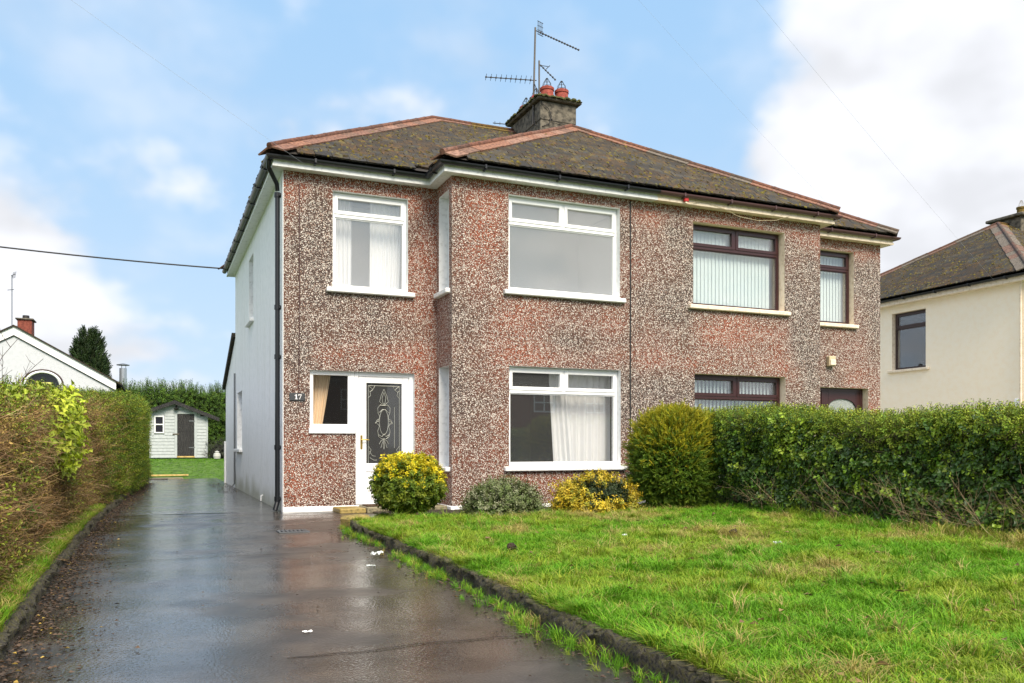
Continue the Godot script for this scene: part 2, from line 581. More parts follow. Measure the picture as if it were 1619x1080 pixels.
func wall_sheet(st: SurfaceTool, w0: float, w1: float, h0: float, h1: float, holes: Array, step := 50.0, stained := 0):     # in T's plane, facing +z
	var ex := []
	var ey := []
	for r in holes:
		ex.append_array([r.position.x, r.end.x])
		ey.append_array([r.position.y, r.end.y])
	var xs := cuts(w0, w1, step, ex)
	var ys := cuts(h0, h1, step, ey)
	for i in xs.size() - 1:
		for j in ys.size() - 1:
			var mid := Vector2((xs[i] + xs[i + 1]) / 2, (ys[j] + ys[j + 1]) / 2)
			var open := false
			for r in holes:
				if r.has_point(mid):
					open = true
			if open:
				continue
			var p := [Vector3(xs[i], ys[j], 0), Vector3(xs[i + 1], ys[j], 0), Vector3(xs[i + 1], ys[j + 1], 0), Vector3(xs[i], ys[j + 1], 0)]
			for o in [0, 2, 1, 0, 3, 2]:
				if stained > 0:
					C = dash_tint(T * p[o]) if stained == 1 else damp_tint(T * p[o])
				put(st, T * p[o], T.basis.z)
	C = Color.WHITE

func reveal(st: SurfaceTool, r: Rect2, depth: float):
	var a := r.position
	var b := r.end
	quad(st, Vector3(a.x, a.y, 0), Vector3(a.x, a.y, -depth), Vector3(a.x, b.y, -depth), Vector3(a.x, b.y, 0))
	quad(st, Vector3(b.x, a.y, -depth), Vector3(b.x, a.y, 0), Vector3(b.x, b.y, 0), Vector3(b.x, b.y, -depth))
	quad(st, Vector3(a.x, b.y, -depth), Vector3(b.x, b.y, -depth), Vector3(b.x, b.y, 0), Vector3(a.x, b.y, 0))
	quad(st, Vector3(a.x, a.y, 0), Vector3(b.x, a.y, 0), Vector3(b.x, a.y, -depth), Vector3(a.x, a.y, -depth))

# A casement window set back in its opening r of the wall plane T: outer frame, transom, one or two vents above a large fixed pane.
func window(parent: Node, r: Rect2, back: float, transom: float, split: bool, frame: Material, sill: Material, side: float, glass: Material = null) -> Node3D:
	var w := node("window", parent)
	var a := r.position
	var b := r.end
	var st := new_st()
	reveal(st, r, 0.30)
	obj("reveal", st, sill, w)
	st = new_st()
	var z0 := -back - 0.06
	var z1 := -back
	var f := 0.052
	box(st, Vector3(a.x + 0.002, a.y + 0.002, z0), Vector3(a.x + f, b.y - 0.002, z1), 0.006)
	box(st, Vector3(b.x - f, a.y + 0.002, z0), Vector3(b.x - 0.002, b.y - 0.002, z1), 0.006)
	box(st, Vector3(a.x + f, b.y - f, z0), Vector3(b.x - f, b.y - 0.002, z1 - 0.001), 0.006)
	box(st, Vector3(a.x + f, a.y + 0.002, z0), Vector3(b.x - f, a.y + f, z1 - 0.001), 0.006)
	var panes := []
	var lights := []
	if transom > 0.0:
		box(st, Vector3(a.x + f, transom - 0.032, z0), Vector3(b.x - f, transom + 0.032, z1 + 0.003), 0.006)
		panes.append(Rect2(a.x + f, a.y + f, r.size.x - 2 * f, transom - 0.032 - a.y - f))
		if split:
			var m := (a.x + b.x) / 2
			box(st, Vector3(m - 0.032, transom + 0.032, z0), Vector3(m + 0.032, b.y - f, z1 + 0.003), 0.006)
			lights.append(Rect2(a.x + f, transom + 0.032, m - 0.032 - a.x - f, b.y - f - transom - 0.032))
			lights.append(Rect2(m + 0.032, transom + 0.032, m - 0.032 - a.x - f, b.y - f - transom - 0.032))
		else:
			lights.append(Rect2(a.x + f, transom + 0.032, r.size.x - 2 * f, b.y - f - transom - 0.032))
	else:
		panes.append(Rect2(a.x + f, a.y + f, r.size.x - 2 * f, r.size.y - 2 * f))
	# beading round the fixed pane
	for p in panes:
		bead(st, p, 0.016, z0 + 0.01, z1 - 0.012)
	obj("frame", st, frame, w)
	for l in lights:     # top-hung vents stand a little proud
		st = new_st()
		bead(st, l.grow(0.012), 0.055, z0 + 0.012, z1 + 0.016)
		obj("vent_sash", st, frame, w)
		panes.append(l.grow(-0.043))
	for p in panes:
		st = new_st()
		var q: Rect2 = p.grow(-0.004)
		for zz in [0.018, 0.022, 0.038, 0.042]:      # a sealed unit of two sheets
			quad(st, Vector3(q.position.x, q.position.y, z0 + zz), Vector3(q.end.x, q.position.y, z0 + zz), Vector3(q.end.x, q.end.y, z0 + zz), Vector3(q.position.x, q.end.y, z0 + zz))
		obj("pane", st, glass if glass else M.glass, w)
	if side >= 0.0:
		st = new_st()
		box(st, Vector3(a.x - side, a.y - 0.075, -back - 0.02), Vector3(b.x + side, a.y - 0.001, 0.075), 0.012)
		obj("sill", st, sill, w)
	return w

func bead(st: SurfaceTool, r: Rect2, t: float, z0: float, z1: float):
	var a := r.position
	var b := r.end
	box(st, Vector3(a.x, a.y, z0), Vector3(a.x + t, b.y, z1), 0.005)
	box(st, Vector3(b.x - t, a.y, z0), Vector3(b.x, b.y, z1), 0.005)
	box(st, Vector3(a.x + t, a.y, z0), Vector3(b.x - t, a.y + t, z1 - 0.001), 0.004)
	box(st, Vector3(a.x + t, b.y - t, z0), Vector3(b.x - t, b.y, z1 - 0.001), 0.004)

func plane_at(at: Vector3, right: Vector3) -> Transform3D:
	return Transform3D(Basis(right, Vector3.UP, right.cross(Vector3.UP)), at)

# Slates over a roof slope. eave: a point on the eave line, right: along it, up: up the slope, inside(u, v) says where slates lie.
func slate_places(at: Vector3, right: Vector3, up: Vector3, ulen: float, vlen: float, inside: Callable, out: Array):
	var n := right.cross(up).normalized()
	var gauge := 0.19
	var wid := 0.26
	var row := 0
	var v := 0.0
	while v < vlen:
		var u := -0.5 * wid * (row % 2) + rnd(-0.02, 0.02)
		while u < ulen + wid:
			if inside.call(u - wid * 0.42, v + 0.01) and inside.call(u + wid * 0.42, v + 0.01) and inside.call(u - wid * 0.42, v + gauge) and inside.call(u + wid * 0.42, v + gauge):
				var b := Basis(right, n, -up)
				b = b * Basis(Vector3(1, 0, 0), 0.075 + rnd(-0.015, 0.025)) * Basis(Vector3(0, 1, 0), rnd(-0.02, 0.02)) * Basis(Vector3(0, 0, 1), rnd(-0.012, 0.012))
				out.append(Transform3D(b, at + right * u + up * (v + gauge * 0.5 + rnd(-0.008, 0.008)) + n * (0.03 + rnd(-0.003, 0.004))))
			u += wid
		v += gauge
		row += 1

func slate_meshes() -> Array:
	var a := []
	for k in 4:
		var st := new_st()
		var w := 0.126
		var l := 0.125
		var t := 0.020
		# lower edge (towards +z) slightly ragged
		var e := []
		for i in 5:
			e.append(Vector3(lerpf(-w, w, i / 4.0), 0, l + rnd(-0.022, 0.008)))
		for i in 4:
			quad(st, Vector3(e[i].x, t, e[i].z), Vector3(e[i + 1].x, t, e[i + 1].z), Vector3(e[i + 1].x, t, -l), Vector3(e[i].x, t, -l))
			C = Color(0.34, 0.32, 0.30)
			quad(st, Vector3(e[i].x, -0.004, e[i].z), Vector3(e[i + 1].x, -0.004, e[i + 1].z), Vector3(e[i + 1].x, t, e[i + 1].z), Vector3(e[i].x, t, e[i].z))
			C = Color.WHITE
		quad(st, Vector3(-w, -0.004, -l), Vector3(-w, -0.004, e[0].z), Vector3(-w, t, e[0].z), Vector3(-w, t, -l))
		quad(st, Vector3(w, -0.004, e[4].z), Vector3(w, -0.004, -l), Vector3(w, t, -l), Vector3(w, t, e[4].z))
		a.append(st.commit())
	return a

func lay_slates(roof: Node, places: Array, single: int):
	var eye := Vector3(-1.75, 1, 12.8)
	places.sort_custom(func(p, q): return p.origin.distance_squared_to(eye) < q.origin.distance_squared_to(eye))
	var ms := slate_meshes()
	var pn := noise(78, 0.5, 3)
	for i in mini(single, places.size()):
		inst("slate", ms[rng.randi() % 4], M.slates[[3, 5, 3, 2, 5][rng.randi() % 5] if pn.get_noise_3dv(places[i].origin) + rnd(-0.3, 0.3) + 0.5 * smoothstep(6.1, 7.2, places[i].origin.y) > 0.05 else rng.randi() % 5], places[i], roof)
	var rest := places.slice(single)
	if rest.is_empty():
		return
	var cols := []
	for i in rest.size():
		var v := rnd(0.36, 1.0)
		var b := smoothstep(-0.15, 0.4, pn.get_noise_3dv(rest[i].origin) + rnd(-0.25, 0.25) + 0.4 * smoothstep(6.3, 7.4, rest[i].origin.y))
		cols.append(Color(v, v * lerpf(1.0, 0.80, b), v * lerpf(1.04, 0.42, b)))
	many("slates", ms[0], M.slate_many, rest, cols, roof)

# Moss cushions lying on the slates.
func moss_on(roof: Node, places: Array, share: float):
	var st := new_st()
	C = Color.WHITE
	lathe(st, Vector3.ZERO, [Vector2(0.05, 0), Vector2(0.046, 0.012), Vector2(0.028, 0.022), Vector2(0.0, 0.026)], 7)
	var m := st.commit()
	var xfs := []
	var cols := []
	var n := noise(77, 0.55, 4)
	for p in places:
		var d := n.get_noise_3dv(p.origin)
		for k in 6:
			if rng.randf() < share * smoothstep(-0.4, 0.3, d + rnd(-0.2, 0.2)):
				var s := rnd(0.2, 0.75)
				xfs.append(p * Transform3D(Basis(Vector3.UP, rnd(0, TAU)).scaled(Vector3(s, rnd(0.6, 1.5), s * rnd(0.6, 1.3))), Vector3(rnd(-0.12, 0.12), 0.008, rnd(-0.1, 0.13))))
				var c: Array = [[0.09, 0.064, 0.014], [0.06, 0.044, 0.012], [0.14, 0.105, 0.016], [0.17, 0.14, 0.02], [0.12, 0.115, 0.06]][rng.randi() % 5]
				cols.append(Color(c[0], c[1], c[2]))
	if xfs.size():
		many("moss", m, M.moss, xfs, cols, roof)

# Clay hip or ridge tiles from a to b; na, nb: normals of the two slopes that meet there.
func ridge_tiles(roof: Node, a: Vector3, b: Vector3, na: Vector3, nb: Vector3, wing: float, mats: Array, last: Material = null):
	var d := (b - a).normalized()
	var wa := d.cross(na).normalized()
	if wa.dot(nb) > 0.0:
		wa = -wa
	var wb := d.cross(nb).normalized()
	if wb.dot(na) > 0.0:
		wb = -wb
	var up := (na + nb).normalized()
	var n := int(round(a.distance_to(b) / 0.42))
	var step := a.distance_to(b) / n
	var side := d.cross(up).normalized()
	var meshes := []
	for k in 2:
		var st := new_st()
		var L := step * 0.5 - 0.003
		for s in [[wa, na], [wb, nb]]:
			var w: Vector3 = s[0]
			var nn: Vector3 = s[1]
			var lo := -0.012
			var hi := 0.013
			var c0 := w * 0.02
			var c1 := w * wing * (1.0 if k == 0 else 0.96)
			var p := []
			for x in [c0, c1]:
				for y in [lo, hi]:
					for z in [-L, L]:
						p.append(x + nn * y + d * z)
			var mid: Vector3 = (p[0] + p[7]) * 0.5
			away(st, [p[2], p[3], p[7], p[6]], mid)
			away(st, [p[4], p[5], p[7], p[6]], mid)
			away(st, [p[0], p[2], p[6], p[4]], mid)
			away(st, [p[1], p[3], p[7], p[5]], mid)
			away(st, [p[0], p[1], p[5], p[4]], mid)
		C = Color(0.60, 0.50, 0.46)
		tube(st, [up * 0.010 - d * L, up * 0.010 + d * (L - 0.02)], 0.046, 0.046, 10)
		tube(st, [up * 0.010 + d * (L - 0.03), up * 0.010 + d * (L + 0.01)], 0.049, 0.049, 10)
		C = Color.WHITE
		meshes.append(st.commit())
	for i in n:
		var t := Transform3D(Basis(side, rnd(-0.012, 0.012)), a + d * step * (i + 0.5) + up * (0.066 + rnd(-0.004, 0.004)))
		var m: Material = mats[rng.randi() % mats.size()]
		if last and i >= n - 2:
			m = last
		inst("ridge_tile", meshes[i % 2], m, t, roof)

func gutter(parent: Node, path: Array, m: Material, y := 5.2, r := 0.055):
	var st := new_st()
	var prof := []
	for k in 9:
		var a := PI + PI * k / 8.0
		prof.append(Vector2(r + cos(a) * r, y + sin(a) * r))
	for k in 9:
		var a := TAU - PI * k / 8.0
		prof.append(Vector2(r + cos(a) * (r - 0.008), y + sin(a) * (r - 0.008)))
	sweep(st, path, prof)
	var g := obj("gutter", st, m, parent)
	for i in path.size() - 1:       # brackets
		var a: Vector2 = path[i]
		var b: Vector2 = path[i + 1]
		var len := a.distance_to(b)
		var d := (b - a) / len
		var nn := Vector2(-d.y, d.x)
		var cnt := maxi(1, int(len / 0.95))
		for k in cnt:
			var p := a + d * len * (k + 0.5) / cnt
			st = new_st()
			T = Transform3D(Basis(Vector3(d.x, 0, d.y), Vector3.UP, Vector3(nn.x, 0, nn.y)), Vector3(p.x, y, p.y))
			box(st, Vector3(-0.016, -r - 0.012, -0.002), Vector3(0.016, -r + 0.004, 2 * r * 0.8), 0.003)
			box(st, Vector3(-0.016, -r + 0.004, 2 * r - 0.012), Vector3(0.016, 0.012, 2 * r + 0.008), 0.003)
			T = Transform3D()
			obj("gutter_bracket", st, m, g)
	return g

# Stains of the old pebble-dash: red where the sun and rain spared the mortar, grey where it weathered.
var stain_noise: FastNoiseLite
func dash_tint(p: Vector3) -> Color:
	if stain_noise == null:
		stain_noise = noise(91, 0.5, 4)
	var n := stain_noise.get_noise_3dv(p * 1.2)
	var n2 := stain_noise.get_noise_3dv(p * Vector3(2.6, 1.1, 2.6) + Vector3(9, 4, 1))
	var red := 0.16 + n * 0.6
	red += 0.75 * smoothstep(4.55, 4.98, p.y + n2 * 0.35)
	red += 0.55 * exp(-pow((p.y - 3.12 + n2 * 0.15) / 0.24, 2)) * band(p.x, 3.2, 5.5) * float(p.z > 0.5)
	red += 0.65 * exp(-pow((p.y - 3.05 + n2 * 0.15) / 0.28, 2)) * band(p.x, 6.8, 8.9) * float(p.z > 0.5)
	red += 0.5 * exp(-pow((p.y - 2.45 + n2 * 0.1) / 0.2, 2)) * (band(p.x, 3.0, 9.0) + band(p.x, 0.4, 2.4))
	red += 0.4 * smoothstep(1.35, 0.5, p.y + n2 * 0.4)
	if p.x > 1.55 and p.x < 2.5 and p.z < 0.75:
		red += 0.55 * smoothstep(1.6, 2.15, p.x + n2 * 0.25)
	if p.x > 9.5:
		red += 0.25 * smoothstep(3.2, 2.4, p.y)
	red += 0.3 * band(p.x, 2.4, 3.2) * smoothstep(2.6, 4.6, p.y) * float(p.z > 0.5)
	red = clampf(red + n2 * 0.25, 0.0, 1.0)
	var c := Color(0.085, 0.062, 0.052).lerp(Color(0.27, 0.078, 0.042), red)
	var damp := 1.0 - 0.3 * smoothstep(0.35, 0.1, p.y)
	return Color(c.r * damp, c.g * damp, c.b * damp)

# Green and grey damp along the foot of a rendered wall, with faint runs below sills and eaves.
func damp_tint(p: Vector3) -> Color:
	if stain_noise == null:
		stain_noise = noise(91, 0.5, 4)
	var n := stain_noise.get_noise_3dv(p * 2.2)
	var runs := stain_noise.get_noise_3dv(p * Vector3(6.0, 0.5, 6.0) + Vector3(3, 0, 8))
	var foot := smoothstep(0.42, 0.03, p.y + n * 0.22)
	var run := smoothstep(0.12, 0.55, runs) * 0.14 + smoothstep(0.1, 0.6, n) * 0.05
	var c := Color(1, 1, 1).lerp(Color(0.78, 0.78, 0.74), run * 2.0)
	return c.lerp(Color(0.42, 0.42, 0.30), foot * 0.75)

func band(x: float, a: float, b: float) -> float:
	return smoothstep(a - 0.12, a + 0.12, x) * (1.0 - smoothstep(b - 0.12, b + 0.12, x))

func main_house():
	var h := node("semi_detached_house")
	tag(h, "pair of pebble-dashed two-storey houses under one mossy hipped roof, white left gable", "house")
	var W := 11.95
	var B := 0.75
	var bx0 := 2.4
	var bx1 := 9.65
	# openings: [rect in the wall plane]
	var w1 := Rect2(0.735, 3.43, 1.19, 1.49)
	var wd := Rect2(0.39, 1.275, 0.70, 0.88)
	var dr := Rect2(1.09, 0.09, 0.94, 2.065)
	var w2 := Rect2(3.34, 3.455, 2.01, 1.505)
	var w3 := Rect2(3.35, 0.68, 2.015, 1.585)
	var n2 := Rect2(6.81, 3.455, 2.0, 1.445)
	var n3 := Rect2(6.84, 0.68, 1.995, 1.585)
	var n1 := Rect2(10.03, 3.455, 1.20, 1.47)
	var nd := Rect2(10.0, 0.09, 1.62, 2.09)
	var front := plane_at(Vector3(0, 0, 0), Vector3.RIGHT)
	var bayf := plane_at(Vector3(0, 0, B), Vector3.RIGHT)
	var bayl := plane_at(Vector3(bx0, 0, 0), Vector3(0, 0, 1))            # faces -x: right is +z
	var bayr := plane_at(Vector3(bx1, 0, 0), Vector3(0, 0, -1))
	var s1 := Rect2(0.12, 3.43, 0.50, 1.53)
	var s2 := Rect2(0.12, 0.68, 0.50, 1.57)
	var top := 5.2
	# pebble-dashed front with its returns
	var st := new_st()
	T = front
	wall_sheet(st, 0.0, bx0, 0.075, top, [w1, wd, dr], 0.16, 1)
	wall_sheet(st, bx1, W, 0.075, top, [n1, nd], 0.16, 1)
	T = bayf
	wall_sheet(st, bx0, bx1, 0.075, top, [w2, w3, n2, n3], 0.16, 1)
	T = bayl
	wall_sheet(st, 0.0, B, 0.075, top, [s1, s2], 0.16, 1)
	T = bayr
	wall_sheet(st, -B, 0.0, 0.075, top, [], 0.16, 1)
	T = Transform3D()
	obj("front_wall", st, M.pebble, h)
	# inner leaf that closes the rooms; downstairs gloom is put into its colour
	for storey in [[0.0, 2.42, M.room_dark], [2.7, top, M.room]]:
		var f0: float = storey[0]
		var f1: float = storey[1]
		st = new_st()
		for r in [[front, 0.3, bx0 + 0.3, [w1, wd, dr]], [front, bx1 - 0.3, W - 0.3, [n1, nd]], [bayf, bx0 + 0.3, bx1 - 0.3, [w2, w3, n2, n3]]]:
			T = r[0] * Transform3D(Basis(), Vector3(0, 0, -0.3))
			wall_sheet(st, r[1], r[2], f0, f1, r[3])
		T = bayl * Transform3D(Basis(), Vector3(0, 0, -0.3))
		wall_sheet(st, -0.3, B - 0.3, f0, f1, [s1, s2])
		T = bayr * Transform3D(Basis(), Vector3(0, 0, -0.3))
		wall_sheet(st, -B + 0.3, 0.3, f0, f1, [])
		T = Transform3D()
		var deep := -4.0 if f0 < 1.0 else -1.7  # upstairs back wall set close behind the windows to brighten the panes
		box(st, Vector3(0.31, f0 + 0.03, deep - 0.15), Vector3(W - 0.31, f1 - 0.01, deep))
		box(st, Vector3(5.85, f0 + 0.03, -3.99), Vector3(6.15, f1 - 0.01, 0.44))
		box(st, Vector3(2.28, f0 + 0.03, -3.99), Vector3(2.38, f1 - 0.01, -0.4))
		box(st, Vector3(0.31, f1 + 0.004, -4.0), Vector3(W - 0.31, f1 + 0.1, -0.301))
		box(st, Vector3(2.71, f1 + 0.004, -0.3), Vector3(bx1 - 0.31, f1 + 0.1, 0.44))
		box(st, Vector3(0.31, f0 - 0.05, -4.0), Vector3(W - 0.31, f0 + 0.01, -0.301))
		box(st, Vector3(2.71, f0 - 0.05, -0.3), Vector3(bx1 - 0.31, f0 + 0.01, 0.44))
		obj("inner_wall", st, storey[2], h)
	# plinth
	st = new_st()
	sweep(st, [Vector2(0.0, 0.0), Vector2(bx0, 0.0), Vector2(bx0, B), Vector2(bx1, B), Vector2(bx1, 0), Vector2(W, 0)], [Vector2(-0.1, 0.0), Vector2(0.022, 0.0), Vector2(0.022, 0.07), Vector2(0.0, 0.085), Vector2(-0.1, 0.085)])
	obj("plinth", st, M.white, h)
	# rendered side, back and far side
	st = new_st()
	var left := plane_at(Vector3(0, 0, 0), Vector3(0, 0, 1))
	var g1 := Rect2(-5.05, 3.52, 0.85, 1.28)
	var g2 := Rect2(-7.75, 0.95, 1.2, 1.3)
	T = left
	wall_sheet(st, -8.26, 0.0, 0.0, 5.2, [g1, g2], 0.12, 2)
	T = plane_at(Vector3(W, 0, 0), Vector3(0, 0, -1))
	wall_sheet(st, 0.0, 8.26, 0.0, 5.2, [])
	T = plane_at(Vector3(W, 0, -8.26), Vector3(-1, 0, 0))
	wall_sheet(st, 0.0, W, 0.0, 5.2, [])
	T = Transform3D()
	box(st, Vector3(-0.012, 0.0, -0.16), Vector3(-0.001, 5.15, 0.02), 0.004)
	obj("side_wall", st, M.render, h)
	# lean-to at the back
	st = new_st()
	var ey := [3.62, 2.62]
	quad(st, Vector3(0.0, 0, -11.25), Vector3(0.0, 0, -8.27), Vector3(0.0, ey[0], -8.27), Vector3(0.0, ey[1], -11.25))
	quad(st, Vector3(W, 0, -8.27), Vector3(W, 0, -11.25), Vector3(W, ey[1], -11.25), Vector3(W, ey[0], -8.27))
	quad(st, Vector3(W, 0, -11.25), Vector3(0, 0, -11.25), Vector3(0, ey[1], -11.25), Vector3(W, ey[1], -11.25))
	var lean := obj("rear_extension", st, M.render, h)
	st = new_st()
	var dl := Vector3(0, ey[1] - ey[0], -2.98).normalized()
	var ln := Vector3(0, -dl.z, dl.y)
	var c0 := Vector3(-0.08, ey[0] + 0.02, -8.27)
	for q in [[c0, Vector3(W + 0.16, 0, 0), dl * 3.35, ln * 0.11]]:
		var p := []
		for i in 8:
			p.append(q[0] + q[1] * float(i & 1) + q[2] * float((i >> 1) & 1) + q[3] * float(i >> 2))
		var mid: Vector3 = (p[0] + p[7]) * 0.5
		for f in [[0, 1, 3, 2], [4, 5, 7, 6], [0, 1, 5, 4], [2, 3, 7, 6], [0, 2, 6, 4], [1, 3, 7, 5]]:
			away(st, [p[f[0]], p[f[1]], p[f[2]], p[f[3]]], mid)
	obj("extension_roof", st, M.slates[2], lean)
	# windows
	T = front
	window(h, w1, 0.09, 4.565, false, M.upvc, M.white, 0.10, M.painted_sheen_glass)
	window(h, n1, 0.12, 4.565, false, M.brown_frame, M.cream, 0.08)
	T = bayf
	window(h, w2, 0.10, 4.545, true, M.upvc, M.white, 0.085, M.painted_sheen_glass)
	window(h, w3, 0.10, 1.875, true, M.upvc, M.white, 0.09)
	window(h, n2, 0.15, 4.50, true, M.brown_frame, M.cream, 0.1)
	window(h, n3, 0.15, 1.87, true, M.brown_frame, M.cream, 0.1)
	T = bayl
	window(h, s1, 0.15, 0.0, false, M.upvc, M.white, 0.06)
	window(h, s2, 0.15, 0.0, false, M.upvc, M.white, 0.06)
	T = left
	window(h, g1, 0.14, 4.3, false, M.upvc, M.white, 0.06)
	window(h, g2, 0.14, 1.9, false, M.upvc, M.white, 0.07)
	T = Transform3D()
	front_door(h, wd, dr)
	neighbour_door(h, nd)
	eaves(h, W)
	house_roof(h, W)
	chimney(h)
	# rainwater pipe with its swan neck, collars and shoe
	st = new_st()
	tube(st, [Vector3(-0.225, 5.22, 0.10), Vector3(-0.225, 5.12, 0.08), Vector3(-0.075, 4.96, -0.16), Vector3(-0.062, 4.86, -0.19)], 0.034, -1, 10)
	tube(st, [Vector3(-0.062, 4.82, -0.19), Vector3(-0.062, 0.14, -0.19)], 0.036, -1, 12)
	tube(st, [Vector3(-0.062, 0.16, -0.19), Vector3(-0.10, 0.03, -0.16)], 0.037, -1, 12)
	var dp := obj("downpipe", st, M.black, h)
	for y in [4.8, 3.1, 2.35, 0.98, 0.2]:
		st = new_st()
		tube(st, [Vector3(-0.062, y - 0.035, -0.19), Vector3(-0.062, y + 0.035, -0.19)], 0.047, -1, 12)
		box(st, Vector3(-0.05, y - 0.02, -0.25), Vector3(0.0, y + 0.02, -0.13), 0.004)
		obj("pipe_collar", st, M.black, dp)
	st = new_st()
	tube(st, [Vector3(-0.03, 2.75, -8.1), Vector3(-0.03, 0.12, -8.1), Vector3(-0.1, 0.04, -8.08)], 0.02, -1, 8)
	obj("waste_pipe", st, M.steel, h)
	st = new_st()
	tube(st, [Vector3(-0.04, 1.15, -10.9), Vector3(-0.04, 0.02, -10.9)], 0.03, -1, 8)
	obj("white_pipe", st, M.upvc, h)
	st = new_st()       # little overflow stub low on the side wall
	tube(st, [Vector3(0.0, 0.13, -2.6), Vector3(-0.03, 0.125, -2.6), Vector3(-0.035, 0.03, -2.6)], 0.013, -1, 8)
	obj("overflow_pipe", st, M.upvc, h)
	# the dark cable that runs down the party line, with one at the left edge
	st = new_st()
	tube(st, [Vector3(5.545, 5.1, B + 0.012), Vector3(5.55, 3.6, B + 0.012), Vector3(5.545, 2.0, B + 0.012), Vector3(5.55, 0.1, B + 0.012)], 0.011, -1, 6)
	obj("wall_cable", st, M.wire, h)
	st = new_st()
	tube(st, [Vector3(0.23, 4.95, 0.01), Vector3(0.235, 3.4, 0.01), Vector3(0.225, 1.85, 0.01)], 0.007, -1, 5)
	obj("wall_cable", st, M.brown_gutter, h)

func eaves(h: Node, W: float):
	# fascia boards follow the plan; soffits close the gap to the wall
	var xl := -0.165
	var xr := W + 0.165
	var zf := 0.165
	var zb := 0.915
	var bl := 2.235
	var br := 9.815
	var pl := [Vector2(xl, -8.55), Vector2(xl, zf), Vector2(bl, zf), Vector2(bl, zb), Vector2(5.975, zb)]
	var pr := [Vector2(5.979, zb), Vector2(br, zb), Vector2(br, zf), Vector2(xr, zf), Vector2(xr, -8.55)]
	var prof := [Vector2(-0.025, 5.125), Vector2(0.0, 5.125), Vector2(0.0, 5.27), Vector2(-0.025, 5.27)]
	var st := new_st()
	sweep(st, pl, prof)
	sweep(st, pl, [Vector2(0.001, 5.125), Vector2(0.014, 5.125), Vector2(0.014, 5.165), Vector2(0.001, 5.165)])
	obj("fascia", st, M.white, h)
	st = new_st()
	sweep(st, pr, prof)
	sweep(st, pr, [Vector2(0.001, 5.125), Vector2(0.014, 5.125), Vector2(0.014, 5.165), Vector2(0.001, 5.165)])
	obj("fascia", st, M.cream, h)
	st = new_st()
	var sp := [Vector2(-0.19, 5.132), Vector2(-0.026, 5.132), Vector2(-0.026, 5.145), Vector2(-0.19, 5.145)]
	sweep(st, pl, sp)
	obj("soffit", st, M.white, h)
	st = new_st()
	sweep(st, pr, sp)
	obj("soffit", st, M.cream, h)
	var o := 0.004
	gutter(h, [Vector2(xl - o, -8.6), Vector2(xl - o, zf + o), Vector2(bl - o, zf + o), Vector2(bl - o, zb + o), Vector2(5.975, zb + o)], M.black, 5.262)
	gutter(h, [Vector2(5.979, zb + o), Vector2(br + o, zb + o), Vector2(br + o, zf + o), Vector2(xr + o, zf + o), Vector2(xr + o, -8.6)], M.brown_gutter, 5.262)

func slope_sheet(st: SurfaceTool, pts: Array):
	var n: Vector3 = (pts[1] - pts[0]).cross(pts[2] - pts[0]).normalized()
	for k in range(1, pts.size() - 1):
		tri(st, pts[0], pts[k], pts[k + 1])
	if n.y < 0.0:
		push_warning("slope faces down")

